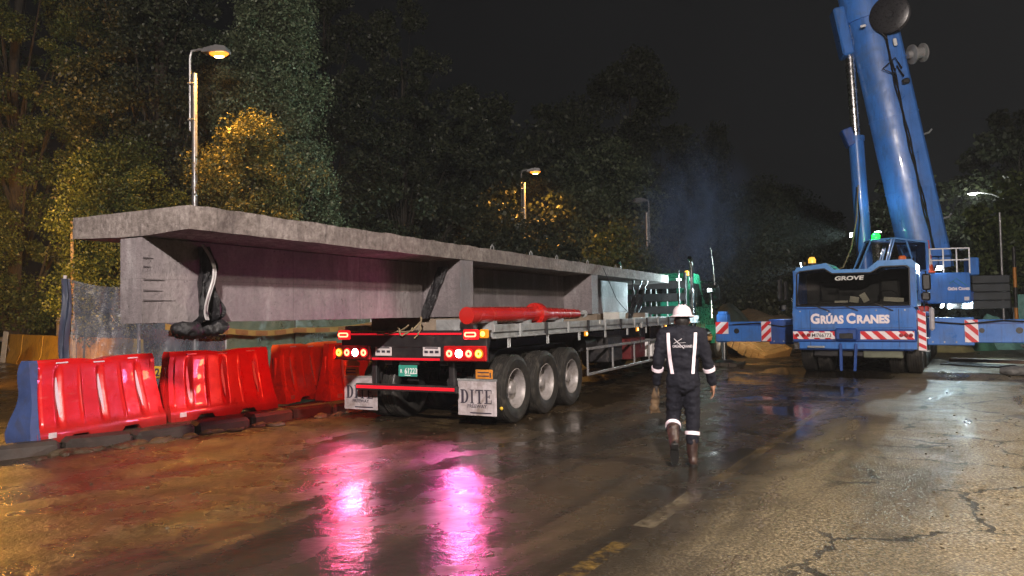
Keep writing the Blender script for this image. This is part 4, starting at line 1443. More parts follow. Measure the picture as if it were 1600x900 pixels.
# timber and steel packers the girder rests on, lying on the deck
def packer(label, x, y, z, d, m, rz=0.0, nm='timber_packer', grp=None, cat='packer'):
    t = thing(nm, label, cat, (0, 0, 0), 0, grp)
    c = Matrix.Translation(TLOC) @ Matrix.Rotation(-R(TY), 4, 'Z') @ Vector((x, y, z))
    t.location = c
    t.rotation_euler = (0, 0, -R(TY) + rz)
    o = MB().box((0, 0, d[2] / 2), d, .008).build('block', m, t)
    return t
WT = mat('weathered_timber', (.20, .16, .12), .75, 0, .45, 5, .5, 25)
packer('timber bearer under the girder at the trailer tail', -.09, .45, 1.372, (1.7, .28, .196), WT)
packer('timber bearer under the girder at the middle of the trailer', -.09, 5.75, 1.372, (1.7, .28, .196), WT)
packer('timber bearer under the front of the girder', -.09, 9.2, 1.372, (1.7, .28, .196), WT)
PALE = mat('pale_board', (.42, .42, .40), .6, 0, .3, 5, .3, 20)
packer('grey plank lying on the deck beside the rear bearer', .60, .28, 1.372, (.62, .14, .16), GALV)
packer('slanted pale board on the deck by the lit girder end', 1.02, 7.6, 1.375, (.16, 1.1, .09), PALE, .25)
packer('flat pale board on the front deck behind the worker', .95, 8.9, 1.375, (.25, 1.3, .09), PALE, -.1)
packer('short pale block stacked beside the second diaphragm', .98, 6.1, 1.375, (.34, .62, .22), PALE, .1)
packer('long pale batten lying along the deck edge', 1.12, 5.1, 1.375, (.10, 1.7, .07), PALE, .18)

# red pipe strut on the right of the deck
pipe = thing('pipe_strut', 'glossy red steel pipe strut with bolted flange lying on the trailer deck', 'pipe', (TLOC[0], TLOC[1], 0), TY)
PX, PZ = 1.0, 1.585
MB().cyl((PX, -.12, PZ), (PX, 2.05, PZ), .118, n=28).build('tube', REDPIPE, pipe, smooth=40)
MB().cyl((PX, 2.20, PZ), (PX, 3.9, PZ - .01), .118, .085, n=28).build('tube', REDPIPE, pipe, smooth=40)
for y in (2.05, 2.125):
    f = MB().cyl((PX, y, PZ), (PX, y + .068, PZ), .185, n=28).build('flange', REDPIPE, pipe, smooth=40)
    if y < 2.1:
        for k in range(12):
            a = 2 * PI * k / 12
            MB().cyl((PX + .15 * math.cos(a), y - .02, PZ + .15 * math.sin(a)), (PX + .15 * math.cos(a), y, PZ + .15 * math.sin(a)), .014, n=6).build('bolt', REDPIPE, f)
MB().cyl((PX, 3.9, PZ - .01), (PX, 4.25, PZ - .01), .035, n=12).build('screw_end', GALV, pipe, smooth=40)
MB().cyl((PX, 4.25, PZ - .01), (PX, 4.28, PZ - .01), .07, n=12).build('end_plate', GALV, pipe, smooth=40)
for y in (.45, 1.6, 2.9):
    t = thing('pipe_cradle', ['grey cradle block under the near end of the red pipe', 'grey cradle block under the red pipe before its flange', 'grey cradle block under the red pipe past its flange'][(.45, 1.6, 2.9).index(y)], 'block', (0, 0, 0), TY)
    t.location = Matrix.Translation(TLOC) @ Matrix.Rotation(-R(TY), 4, 'Z') @ Vector((PX, y, 1.372))
    mb = MB()
    mb.prism([(-.14, 0), (.14, 0), (.14, .13), (.08, .11), (0, .094), (-.08, .11), (-.14, .13)], -.05, .05, 'xz')
    mb.build('block', GALV, t)

# ================================================================== TRACTOR
TGREEN = mat('green_cab_paint', (.018, .20, .115), .28, 0, .15, 4, 0, 0, .1, coat=.4)
trac = thing('tractor_truck', 'green conventional tractor truck with chrome exhaust stack ahead of the trailer', 'truck', (4.54, 23.07, 0), 30.0)
P = trac
mb = MB()
for sx in (-1, 1):
    mb.box((sx * .42, 0.2, .82), (.12, 8.2, .26), .01)
mb.build('chassis', BLACKSTEEL, P)
for y in (-1.5, -2.75):
    MB().cyl((-1, y, .5), (1, y, .5), .08, n=10).build('axle', BLACKSTEEL, P)
    for sx in (1, -1):
        put_wheel(P, sx * 1.05, y, .5, sx < 0)
MB().box((0, -2.1, 1.08), (.9, .9, .08), .02).build('fifth_wheel', BLACKSTEEL, P)
cabp = [(-.02, .95), (-.02, 2.62), (.25, 2.78), (1.15, 2.74), (1.55, 2.05), (1.72, 1.98), (1.72, .95)]
cb = MB().prism([(a, b) for a, b in cabp], -1.02, 1.02, 'yz').build('cab', TGREEN, P)
for sx in (-1, 1):
    MB().prism([(.35, 1.72), (.35, 2.45), (1.05, 2.45), (1.38, 2.02), (1.38, 1.72)], sx * 1.012, sx * 1.03, 'yz').build('side_window', GLASSD, cb)
    MB().box((sx * 1.04, .45, 1.55), (.03, .16, .035), .006).build('door_handle', CHROME, cb)
MB().box((0, -.035, 2.1), (1.3, .03, .42), .01).build('rear_window', GLASSD, cb)
MB().box((0, 1.46, 2.36), (1.7, .03, .62), .01, rot=Matrix.Rotation(R(-32), 4, 'X')).build('windshield', GLASSD, cb)
hood = MB().prism([(1.73, .98), (1.73, 1.93), (3.55, 1.72), (3.72, 1.55), (3.72, .80), (3.3, .80)], -.78, .78, 'yz').build('hood', TGREEN, P)
MB().box((0, 3.78, 1.2), (1.1, .06, .7), .02).build('grille', CHROME, hood)
for sx in (-1, 1):
    mb = MB()
    for k in range(8):
        a0, a1 = PI * k / 8, PI * (k + 1) / 8
        q = [(2.75 + .66 * math.cos(a0), .52 + .62 * math.sin(a0)), (2.75 + .66 * math.cos(a1), .52 + .62 * math.sin(a1)), (2.75 + .58 * math.cos(a1), .52 + .56 * math.sin(a1)), (2.75 + .58 * math.cos(a0), .52 + .56 * math.sin(a0))]
        mb.prism(q, sx * .76, sx * 1.22, 'yz')
    mb.build('fender', TGREEN, P, smooth=30)
    put_wheel(P, sx * 1.03, 2.75, .5, sx < 0)
    # fuel tank, exhaust stack, intake, mirror
    MB().cyl((sx * 1.0, .1, .75), (sx * 1.0, 1.5, .75), .30, n=24).build('fuel_tank', CHROME, P, smooth=40)
    st = MB()
    st.cyl((sx * 1.15, -.14, .75), (sx * 1.15, -.14, 2.25), .095, n=18)
    st.tube([(sx * 1.15, -.14, 2.25), (sx * 1.15, -.14, 3.05), (sx * 1.15, -.18, 3.13), (sx * 1.15, -.30, 3.20)], .065, 14)
    st.build('exhaust_stack', CHROME, P, smooth=40)
    MB().cyl((sx * 1.26, 1.62, 1.35), (sx * 1.26, 1.62, 2.3), .05, n=14).build('air_intake', CHROME, P, smooth=40)
    m = MB()
    m.tube([(sx * 1.02, 1.35, 2.52), (sx * 1.50, 1.40, 2.50), (sx * 1.56, 1.40, 2.42), (sx * 1.56, 1.40, 1.78), (sx * 1.50, 1.40, 1.70), (sx * 1.02, 1.4, 1.70)], .018, 6)
    o = m.build('mirror_arm', CHROME, P, smooth=60)
    m = MB()
    m.box((sx * 1.52, 1.38, 2.12), (.20, .08, .46), .03)
    m.build('mirror_shell', CHROME, o)
    MB().box((sx * 1.52, 1.335, 2.12), (.16, .01, .40), .004).build('mirror_glass', GLASSD, o)
MB().tube([(1.45, 1.4, 2.4), (1.42, 1.38, 3.0), (1.36, 1.36, 3.62)], [.012, .008, .004], 6).build('aerial', WHITE, P, smooth=60)
b = MB().cyl((.95, .05, 2.60), (.95, .05, 2.68), .07, n=14).build('beacon_base', BLACKPL, P)
m = MB()
m.lathe([(.07, 0), (.07, .10), (.045, .15), (.0, .155)], 16, Matrix.Translation((.95, .05, 2.68)) @ Matrix.Rotation(-PI / 2, 4, 'Y'))
m.build('beacon_dome', emis('amber_beacon', (1, .55, .08), 1.2, (.6, .3, .03)), P, smooth=60)
LEDT = emis('rear_work_lamp', (.85, .97, 1.0), 30)
for (x_, tg, pw) in ((1.75, (.80, -3.25, 2.1), 1100), (.75, (.75, -2.6, 1.6), 300)):
    lc_ = Vector((x_, -.35 if x_ > 1 else -.12, 2.2 if x_ > 1 else 2.55))
    d_ = (Vector(tg) - lc_).normalized()
    M_ = Matrix.Translation(lc_) @ d_.to_track_quat('-Y', 'Z').to_matrix().to_4x4()
    h_ = MB(M_).box((0, .03, 0), (.16, .07, .12), .015).build('work_light', BLACKPL, P)
    MB(M_).box((0, -.012, 0), (.13, .012, .09), .004).build('lamp_face', LEDT, h_)
    lamp('work_light_beam', 'SPOT', lc_ + d_ * .06, COOL, pw, P, lc_ + d_, .06, 50 if x_ > 1 else 40, .5)
# headache rack behind the cab
RACK = mat('dark_rack_steel', (.03, .03, .032), .35, .3, .3, 5)
rk = thing('headache_rack', 'dark slatted headache rack standing between girder and cab', 'rack', (4.54 - .31, 23.07 - .52, 0), 30.0)
for sx in (-1, 0, 1):
    MB().box((sx * 1.1, 0, 1.9), (.08, .07, 1.7), .01).build('upright', RACK, rk)
for k in range(4):
    z = 1.25 + k * .38
    MB().box((0, -.05, z), (2.28, .05, .24), .01).build('slat', RACK, rk)
for k in range(3):
    z = 1.44 + k * .38
    for x in (-.85, -.5, -.15, .2, .55, .9):
        MB().box((x, -.03, z), (.02, .04, .14)).build('bar', GALV, rk)
for x in (.93, -.93):
    MB().box((x, -.09, 2.2), (.05, .03, 1.2), .01).build('trim', CHROME, rk)

# ================================================================== RED WATER BARRIERS
n = NT('red_barrier_plastic')
sc_ = n.noise(3.0, 6, 0.65)
scr = n.noise(8, 8, 0.75, vec=n.mapping((1, 0.4, 2.5)))
c = n.ramp(sc_, [(0.3, (0.46, 0.006, 0.008)), (0.7, (0.66, 0.012, 0.012))])
c = n.mix(n.ramp(scr, [(0.57, 0.0), (0.74, 0.5)]), c, (0.55, 0.13, 0.11))
gsep = n.new('ShaderNodeSeparateXYZ')
n.link(n.obj(), gsep.inputs[0])
splash = n.math('MULTIPLY', n.mrange(n.math('ADD', gsep.outputs['Z'], n.math('MULTIPLY', n.noise(5, 5, .7), 0.35)), 0.50, 0.18), 0.55)
c = n.mix(splash, c, (0.07, 0.03, 0.02))
n.set(color=c, rough=n.ramp(n.noise(5, 6, .7), [(0.3, 0.22), (0.7, 0.46)]), coat=0.3, normal=n.bump(n.noise(2.6, 5), 0.18, 0.05))
REDB = n.m
ORNB = mat('orange_barrier_plastic', (.72, .10, .015), .34, 0, .2, 4, .1, 6, .25, (.12, .05, .03))
BLUEB = mat('blue_barrier_end', (.045, .075, .20), .5, 0, .25, 5, .15, 12, .3, (.05, .045, .05))
SLIV = mat('reflective_sliver', (.66, .60, .66), .3, 0, .1, 8)
def barrier_profile(z):
    """half width at height z (0..1)"""
    return float(np.interp(z, [0, .06, .14, .20, .48, .62, .94, 1.0], [.27, .275, .265, .235, .165, .135, .105, .075]))
def make_barrier(label, x, y, yaw, m, L=1.86, H=1.03, tilt=0.0, end_blue=False, group='red plastic road barriers', bend=0.0, seed=0):
    t = thing('road_barrier', label, 'barrier', (x, y, 0.09), yaw, group)
    NU, zs = 120, [0, .02, .06, .10, .14, .17, .20, .26, .33, .40, .48, .55, .62, .70, .78, .86, .92, .955, .98, 1.0]
    grooves = (.17, .50, .83)
    half = (.335, .665)
    def pt(u, z, side):
        hl = L / 2 * (1 - .10 * max(0, z - .14) - (.03 if z < .14 else 0) * 0)
        yy = (u - .5) * 2 * hl
        w = barrier_profile(z)
        if .16 < z < .90:
            k = min(1, (z - .16) / .10, (.90 - z) / .08)
            for g in grooves:
                w -= .048 * k * max(0.0, 1 - abs(u - g) / .034)
            for g in half:
                w += .016 * k * max(0.0, 1 - abs(u - g) / .014)
            if u < .05 or u > .95:
                w -= .02 * k
        zz = z * H
        if z < .12:
            for g in (.30, .70):
                if abs(u - g) < .085:
                    zz += (1 - z / .12) * .075 * min(1, (.085 - abs(u - g)) / .03)
        if z > .9:
            zz -= .035 * (z - .9) / .1 * (math.exp(-((u - .5) / .10) ** 2))
        dent = .006 * mn.noise(Vector((u * 4 + seed, z * 3, side)))
        return (side * (w + dent) + bend * math.sin(u * PI) * z, yy, zz)
    mb = MB()
    m_ = len(zs)
    for side in (1, -1):
        for i in range(NU + 1):
            for z in zs:
                mb.v.append(pt(i / NU, z, side))
    o2 = (NU + 1) * m_
    for i in range(NU):
        for k in range(m_ - 1):
            mb.f.append((i * m_ + k, (i + 1) * m_ + k, (i + 1) * m_ + k + 1, i * m_ + k + 1))
            mb.f.append((o2 + i * m_ + k, o2 + i * m_ + k + 1, o2 + (i + 1) * m_ + k + 1, o2 + (i + 1) * m_ + k))
        k = m_ - 1
        mb.f.append((i * m_ + k, (i + 1) * m_ + k, o2 + (i + 1) * m_ + k, o2 + i * m_ + k))
        mb.f.append((i * m_, o2 + i * m_, o2 + (i + 1) * m_, (i + 1) * m_))
    for i in (0, NU):
        for k in range(m_ - 1):
            mb.f.append((i * m_ + k, i * m_ + k + 1, o2 + i * m_ + k + 1, o2 + i * m_ + k))
    mb.build('shell', m, t, smooth=38)
    for side in (1, -1):
        for g in grooves:
            s = MB()
            K = 12
            for k in range(K + 1):
                z = .30 + .48 * k / K
                ww = .016 * math.sin(PI * (k + .3) / (K + .6))
                p = pt(g, z, side)
                for e in (-1, 1):
                    s.v.append((p[0] + side * .022, p[1] + e * (ww * 1.25 + .002) + .02 * (.5 - k / K), p[2]))
            for k in range(K):
                s.f.append((2 * k, 2 * k + 1, 2 * k + 3, 2 * k + 2))
            me = bpy.data.meshes.new('reflector')
            me.from_pydata(s.v, [], s.f)
            bm = bmesh.new()
            bm.from_mesh(me)
            bmesh.ops.recalc_face_normals(bm, faces=bm.faces)
            bmesh.ops.solidify(bm, geom=bm.faces[:], thickness=.006)
            bm.to_mesh(me)
            bm.free()
            finish('reflector', me, SLIV, t)
        for g in (.20, .50, .80):
            p = pt(g, .955, side)
            MB().box((p[0] + side * .006, p[1], p[2]), (.012, .16, .018), .004).build('top_reflector', SLIV, t)
    p = pt(.10, .10, 1)
    MB().box((p[0] + .004, p[1], p[2]), (.01, .10, .07), .002).build('sticker', STICK, t)
    # coupling lugs on the ends
    for e in (-1, 1):
        MB().cyl((0, e * (L / 2 * .93), .30), (0, e * (L / 2 * .93), .80), .045, n=10).build('coupling_lug', m, t, smooth=40)
    if end_blue:
        s = MB()
        K = len(zs)
        for z in zs:
            w = barrier_profile(z) + .006
            hl = L / 2 * (1 - .10 * max(0, z - .14))
            s.v.append((-w, -hl + .03, z * H))
            s.v.append((-w * .9, -hl - .05 - .03 * math.sin(z * 9), z * H))
            s.v.append((w * .9, -hl - .05 - .02 * math.sin(z * 7 + 1), z * H))
            s.v.append((w, -hl + .03, z * H))
        for k in range(K - 1):
            for j in range(3):
                s.f.append((k * 4 + j, k * 4 + j + 1, k * 4 + j + 5, k * 4 + j + 4))
        k = (K - 1) * 4
        s.f.append((k, k + 1, k + 2, k + 3))
        o = s.build('blue_end', BLUEB, t, smooth=40)
        o['label'] = 'dull blue end of the barrier'
    return t
def mid(a, b):
    return (a[0] + b[0]) / 2, (a[1] + b[1]) / 2, math.degrees(math.atan2(b[0] - a[0], b[1] - a[1]))
x, y, a = mid((-6.02, 9.13), (-5.28, 10.76))
make_barrier('red water barrier nearest the camera with a dull blue end', x, y, a, REDB, end_blue=True, seed=1)
x, y, a = mid((-5.25, 10.9), (-4.12, 12.5))
make_barrier('bright red water barrier second from the near blue end', x, y, a, REDB, seed=4, bend=.03)
x, y, a = mid((-4.22, 13.0), (-3.55, 14.7))
make_barrier('darker orange water barrier third in the row', x, y, a, ORNB, seed=7)
x, y, a = mid((-3.42, 13.25), (-2.1, 14.55))
make_barrier('orange water barrier half hidden by the trailer tail lights', x, y, a, ORNB, seed=9)

# ================================================================== FENCE OF PLASTIC SHEET AND TAPE
def clear_sheet(name, col, a0, a1):
    n = NT(name)
    f = n.noise(1.6, 6, 0.65, vec=n.mapping((1, 1, 1)))
    n.set(color=n.ramp(f, [(0.3, tuple(v * .7 for v in col)), (0.7, col)]), rough=n.ramp(n.noise(4, 4), [(.3, .25), (.7, .55)]), alpha=n.ramp(f, [(0.3, a0), (0.75, a1)]), normal=n.bump(n.noise(3.5, 5, 0.6), 0.6, 0.06))
    return n.m
SHB = clear_sheet('blue_grey_plastic_sheet', (.11, .125, .165), .4, .85)
SHG = clear_sheet('green_plastic_sheet', (.13, .18, .13), .6, .95)
fence = thing('sheet_fence', 'makeshift fence of hazy plastic sheeting on posts behind the red barriers', 'fence', (0, 0, 0))
fp = [(-7.75, 12.75, 2.36), (-6.62, 13.05, 2.2), (-5.55, 14.3, 2.0), (-4.6, 15.6, 1.95), (-3.3, 17.2, 1.95), (-1.8, 19.2, 1.95)]
WPOST = mat('grey_white_post', (.48, .46, .47), .6, 0, .25, 6)
for k, (x, y, z) in enumerate(fp):
    MB().cyl((x, y, -.1), (x, y, z + .04), .03, n=8).build('post', BLACKSTEEL if k in (3, 5) else WPOST, fence, smooth=40)
for k in range(5):
    a, b = fp[k], fp[k + 1]
    def fn(u, v, a=a, b=b, k=k):
        sag = .10 * math.sin(u * PI)
        top = a[2] + (b[2] - a[2]) * u - sag * .7
        x = a[0] + (b[0] - a[0]) * u
        y = a[1] + (b[1] - a[1]) * u
        w = .12 * mn.noise(Vector((u * 3 + k * 9, v * 1.6, 1))) + .05 * mn.noise(Vector((u * 9 + v * 5, v * 3 + k, 4))) + .02 * mn.noise(Vector((u * 25 - v * 9, v * 4, 2)))
        return (x + w * .6, y - w - .03, .05 + (top - .05) * (1 - v))
    sheet(fn, 30, 16, 'plastic_sheet', SHB if k < 2 else SHG, fence, 0)
sheet(lambda u, v: (-7.78 + .16 * u + .03 * math.sin(v * 9), 12.68 - .03 * math.sin(u * 9 + v * 4), 2.34 - 2.2 * v), 6, 14, 'folded_edge', mat('blue_tarp', (.035, .048, .085), .5, 0, .3, 6, .3, 8), fence, 0)
# barricade tape with printed blocks
TAPE = mat('yellow_tape', (.26, .19, .055), .4, 0, .2, 8)
tape = thing('barricade_tape', 'sagging yellow caution tape with printed blocks strung along the sheeting', 'tape', (0, 0, 0))
tp = [Vector((-6.3, 13.2, 1.48)), Vector((-5.5, 14.15, 1.36)), Vector((-4.6, 15.4, 1.34)), Vector((-3.3, 17.0, 1.42)), Vector((-2.2, 18.4, 1.45))]
def tpt(u):
    f = u * (len(tp) - 1)
    k = min(len(tp) - 2, int(f))
    p = tp[k].lerp(tp[k + 1], f - k)
    return p + Vector((.12, -.10, -.05 * math.sin((f - k) * PI)))
sheet(lambda u, v: tpt(u) + Vector((0, 0, .055 * (v - .5) * 2)), 60, 2, 'band', TAPE, tape, .003)
for k in range(13):
    u0 = .05 + k * .072
    sheet(lambda u, v, u0=u0: tpt(u0 + .045 * u) + Vector((.012, -.012, .042 * (v - .5) * 2)), 4, 1, 'printed_block', mat('faded_print', (.20, .10, .03), .6), tape, .002)
# yellow board with stencilled digits standing between the first two barriers
sg = thing('stencilled_board', 'yellow board with black stencilled digits between the two front barriers', 'board', (-5.62, 11.8, 0), 5)
MB().box((0, 0, .76), (.62, .03, .20), .004).build('board', mat('yellow_board', (.55, .36, .03), .5, 0, .2, 8, 0, 0, .2), sg)
text('digits', '02-23', .17, up(0, -.017, .705), INK, sg, .006, .95, .001)
for sx in (-.22, .22):
    MB().box((sx, .04, .38), (.05, .04, .90)).build('leg', WT, sg)
# ================================================================== CRANE
CAPH = None
def textfit(name, s, x0, x1, z0, h, M, m, parent, bold=0.0, depth=.002, shear=0.0):
    """lettering fitted between x0 and x1 with capital height h; M maps (x, y=height, normal) into place"""
    global CAPH
    def mk(b):
        cu = bpy.data.curves.new('txt', 'FONT')
        cu.body = b
        cu.size = 1.0
        cu.offset = bold / h
        cu.shear = shear
        cu.resolution_u = 3
        cu.extrude = 0.004
        t = bpy.data.objects.new('txt', cu)
        return evaluated_mesh(t)
    if CAPH is None:
        CAPH = max(v.co.y for v in mk('H').vertices)
    me = mk(s)
    a = min(v.co.x for v in me.vertices)
    b = max(v.co.x for v in me.vertices)
    me.transform(M @ Matrix.Translation((x0, z0, 0)) @ Matrix.Diagonal(((x1 - x0) / (b - a), h / CAPH, depth / .004, 1)) @ Matrix.Translation((-a, 0, 0)))
    me.materials.clear()
    return finish(name, me, m, parent)

crane = thing('mobile_crane', 'blue all-terrain mobile crane with raised telescopic boom and spread outriggers', 'crane', (8.19, 17.6, 0), 32.0)
P = crane
LET = mat('pink_white_lettering', (.78, .70, .74), .4, 0, .06, 6)
# carrier chassis
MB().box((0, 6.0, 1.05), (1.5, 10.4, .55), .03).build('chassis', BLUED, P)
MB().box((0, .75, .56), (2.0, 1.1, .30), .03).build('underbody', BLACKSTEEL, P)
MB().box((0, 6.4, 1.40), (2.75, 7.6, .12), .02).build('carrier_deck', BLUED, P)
# cab: lower nose, side walls, roof with a central trough, pillars
cab = MB()
cab.prism([(-1.42, .62), (-1.43, 1.50), (-1.40, 1.655), (1.20, 1.635), (1.28, 1.50), (1.27, .62)], 0.0, 1.55, 'xz')
co = cab.build('carrier_cab', BLUE, P)
roof = MB()
rp = [(-1.36, 2.50), (-1.30, 2.62), (-.62, 2.70), (-.44, 2.53), (.30, 2.52), (.52, 2.70), (1.22, 2.70), (1.30, 2.62), (1.30, 2.47), (1.10, 2.57), (.56, 2.57), (.36, 2.44), (-.48, 2.45), (-.66, 2.58), (-1.24, 2.53)]
roof.prism(rp, -.02, 1.55, 'xz')
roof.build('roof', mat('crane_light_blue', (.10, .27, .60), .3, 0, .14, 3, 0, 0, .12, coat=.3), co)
for (x0, x1, xt) in ((-1.42, -1.33, -1.30), (1.17, 1.29, 1.22)):
    MB().prism([(x0, 1.60), (x1, 1.60), (xt + .06, 2.55), (xt - .05, 2.55)], 0.0, .12, 'xz').build('pillar', BLUE, co)
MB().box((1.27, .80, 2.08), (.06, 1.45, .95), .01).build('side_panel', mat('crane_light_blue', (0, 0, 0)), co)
MB().box((1.303, .62, 2.06), (.012, .80, .62), .004).build('side_window', GLASSD, co)
MB().box((-1.38, .80, 2.08), (.06, 1.45, .95), .01).build('side_panel', BLUE, co)
INT = mat('dark_cab_trim', (.040, .036, .034), .7, 0, .4, 4)
MB().box((-.05, 1.49, 2.05), (2.55, .06, 1.0)).build('cab_rear_wall', INT, co)
MB().box((-.05, .38, 1.66), (2.45, .45, .12), .03).build('dashboard', INT, co)
for x in (-.75, .65):
    m = MB()
    m.box((x, 1.05, 1.72), (.46, .46, .14), .04)
    m.box((x, 1.28, 2.02), (.44, .12, .56), .05)
    m.build('seat', INT, co)
m = MB()
m.tube([(.65 + .21 * math.cos(a), .62 + .06 * math.sin(a), 1.84 + .17 * math.sin(a)) for a in np.linspace(0, 2 * PI, 19)], .014, 6)
m.build('steering_wheel', BLACKPL, co, smooth=60)
for (x, y, w, h, rz) in ((-.05, .30, .20, .14, .2), (.18, .26, .14, .22, -.5), (.80, .33, .42, .10, .1), (-.35, .35, .30, .05, 0)):
    MB().box((x, y, 1.73 + h / 2), (w, .01, h), rot=Matrix.Rotation(rz, 4, 'Y')).build('paper', mat('pale_paper', (.62, .57, .45), .8), co)
wsp = [(-1.33, 1.66), (1.16, 1.64), (1.17, 2.50), (1.08, 2.56), (.57, 2.56), (.37, 2.43), (-.49, 2.44), (-.67, 2.57), (-1.22, 2.52), (-1.30, 2.46)]
TINT = NT('tinted_windshield')
n = TINT
tr_ = n.new('ShaderNodeBsdfTransparent')
tr_.inputs[0].default_value = (.78, .79, .78, 1)
gl_ = n.new('ShaderNodeBsdfGlossy')
gl_.inputs['Roughness'].default_value = .05
mx_ = n.new('ShaderNodeMixShader')
fr_ = n.new('ShaderNodeFresnel')
n.link(n.math('ADD', fr_.outputs[0], .03), mx_.inputs[0])
n.link(tr_.outputs[0], mx_.inputs[1])
n.link(gl_.outputs[0], mx_.inputs[2])
n.link(mx_.outputs[0], n.out.inputs['Surface'])
TINT = n.m
ws = MB().prism(wsp, .012, .022, 'xz').build('windshield', TINT, co)
seal = MB()
for i in range(len(wsp)):
    a, b = wsp[i], wsp[(i + 1) % len(wsp)]
    seal.tube([(a[0], .008, a[1]), (b[0], .008, b[1])], .022, 5)
seal.build('windshield_seal', BLACKPL, co)
UPM = Matrix.Rotation(R(90), 4, 'X')
GREYLET = mat('grey_lettering', (.60, .60, .58), .4)
textfit('windshield_lettering', 'GROVE', -.43, .21, 2.27, .095, Matrix.Translation((0, .006, 0)) @ UPM, GREYLET, co, .0035, .002, .1)
for (s, x0, x1, h) in (('G', -1.01, -.80, .235), ('RÚAS', -.78, -.26, .185), ('C', -.20, .0, .235), ('RANES', .03, .73, .185)):
    textfit('cab_lettering', s, x0, x1, 1.235, h, Matrix.Translation((0, -.004, 0)) @ UPM, LET, co, .010, .003)
for (x, l, r_) in ((-.75, .42, -25), (-.12, .40, -25), (.62, .42, -28)):
    MB().box((x, -.03, 1.605), (l, .02, .022), .004, rot=Matrix.Rotation(R(-r_ * .9), 4, 'Y')).build('wiper', BLACKPL, co)
MB().box((-.08, -.01, 1.60), (2.5, .02, .03), .004).build('cowl_trim', BLUED, co)
# bumper with hazard bands
bp = MB()
bp.box((-.08, .02, .93), (2.72, .10, .30), .03)
bp.box((-.08, .12, .68), (2.60, .16, .20), .03)
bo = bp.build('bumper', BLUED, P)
def hazard(parent, x0, x1, z0, z1, y, slope, k, M=None, first=0, name='hazard_band'):
    """white band with slanted red stripes, upright in the X-Z plane"""
    b = MB(M).box(((x0 + x1) / 2, y, (z0 + z1) / 2), (x1 - x0, .012, z1 - z0)).build(name, LET, parent)
    h = z1 - z0
    w = (x1 - x0) / k / 2
    for i in range(-6, k + 7):
        a = x0 + (2 * i + first) * w
        poly = [(a, z0), (a + w, z0), (a + w + slope * h, z1), (a + slope * h, z1)]
        out = []
        # clip to the band
        def clip(pl, f):
            o = []
            for q in range(len(pl)):
                p0, p1 = pl[q], pl[(q + 1) % len(pl)]
                d0, d1 = f(p0), f(p1)
                if d0 >= 0:
                    o.append(p0)
                if d0 * d1 < 0:
                    t = d0 / (d0 - d1)
                    o.append((p0[0] + (p1[0] - p0[0]) * t, p0[1] + (p1[1] - p0[1]) * t))
            return o
        poly = clip(poly, lambda p: p[0] - x0 - .004)
        poly = clip(poly, lambda p: x1 - .004 - p[0]) if len(poly) > 2 else []
        if len(poly) > 2:
            MB(M).prism(poly, y - .010, y - .005, 'xz').build('red_stripe', REDP, b if parent is P else parent)
    return b
hazard(bo, -1.42, -.42, .85, 1.04, -.035, -.8, 4)
hazard(bo, .10, 1.23, .85, 1.04, -.035, -1.0, 4, first=1)
pl = MB().box((-.76, -.052, .945), (.50, .012, .13), .004).build('number_plate', WHITE, bo)
textfit('plate_text', 'MI766773', -.98, -.54, .905, .085, Matrix.Translation((0, -.0595, 0)) @ UPM, INK, bo, .0015, .001)
tow = MB()
tow.box((-.20, -.06, .97), (.50, .14, .30), .04)
tow.box((-.34, -.05, .42), (.07, .05, .66), .01)
tow.box((-.02, -.05, .42), (.07, .05, .66), .01, rot=Matrix.Rotation(R(4), 4, 'Y'))
tow.build('tow_bracket', BLUED, bo)
MB().box((-.20, -.135, .93), (.30, .02, .13), .01).build('hook_recess', BLACKPL, bo)
for x in (-1.33, -1.18, -1.06, .96, 1.06, 1.16):
    m = MB()
    m.lathe([(.0, -.02), (.042, -.015), (.048, .01)], 16, Matrix.Translation((x, -.048, .945)) @ Matrix.Rotation(PI / 2, 4, 'Z'))
    m.build('front_lamp', mat('dark_red_lens', (.25, .02, .025), .2), bo, smooth=40)
MB().box((-1.35, -.02, .68), (.14, .05, .20), .02).build('fog_lamp', CHROME, bo)
MB().box((-.9, -.02, .66), (.40, .04, .05), .01).build('lower_grille', GALV, bo)
MB().box((.55, .16, .52), (.85, .05, .24), .02).build('front_sump', mat('dull_olive_steel', (.12, .13, .09), .6, 0, .3, 5), bo)
# hazard board at the cab corner
hb = MB().box((1.37, .28, 1.03), (.17, .03, .90), .006).build('hazard_board', LET, P)
for k in range(5):
    z = .60 + k * .19
    MB().prism([(1.29, z + .09), (1.45, z), (1.45, z + .085), (1.29, z + .175)], .255, .263, 'xz').build('red_stripe', REDP, hb)
MB().box((1.33, .85, 1.05), (.14, .9, .85), .03).build('step_box', BLUE, P)
# mirrors
for (x0, x1, z0, z1, y) in ((-1.80, -1.70, 1.82, 2.36, .15), (-1.66, -1.58, 1.82, 2.30, .2), (1.40, 1.58, 1.98, 2.36, .35), (1.38, 1.56, 1.74, 1.94, .35)):
    MB().box(((x0 + x1) / 2, y, (z0 + z1) / 2), (x1 - x0, .16, z1 - z0), .03).build('mirror', BLACKPL, P)
for (a, b) in (((-1.36, .15, 2.48), (-1.72, .15, 2.42)), ((1.28, .3, 2.45), (1.48, .35, 2.42))):
    MB().tube([a, b, (b[0], b[1], b[2] - .5)], .018, 6).build('mirror_arm', BLACKPL, P, smooth=60)
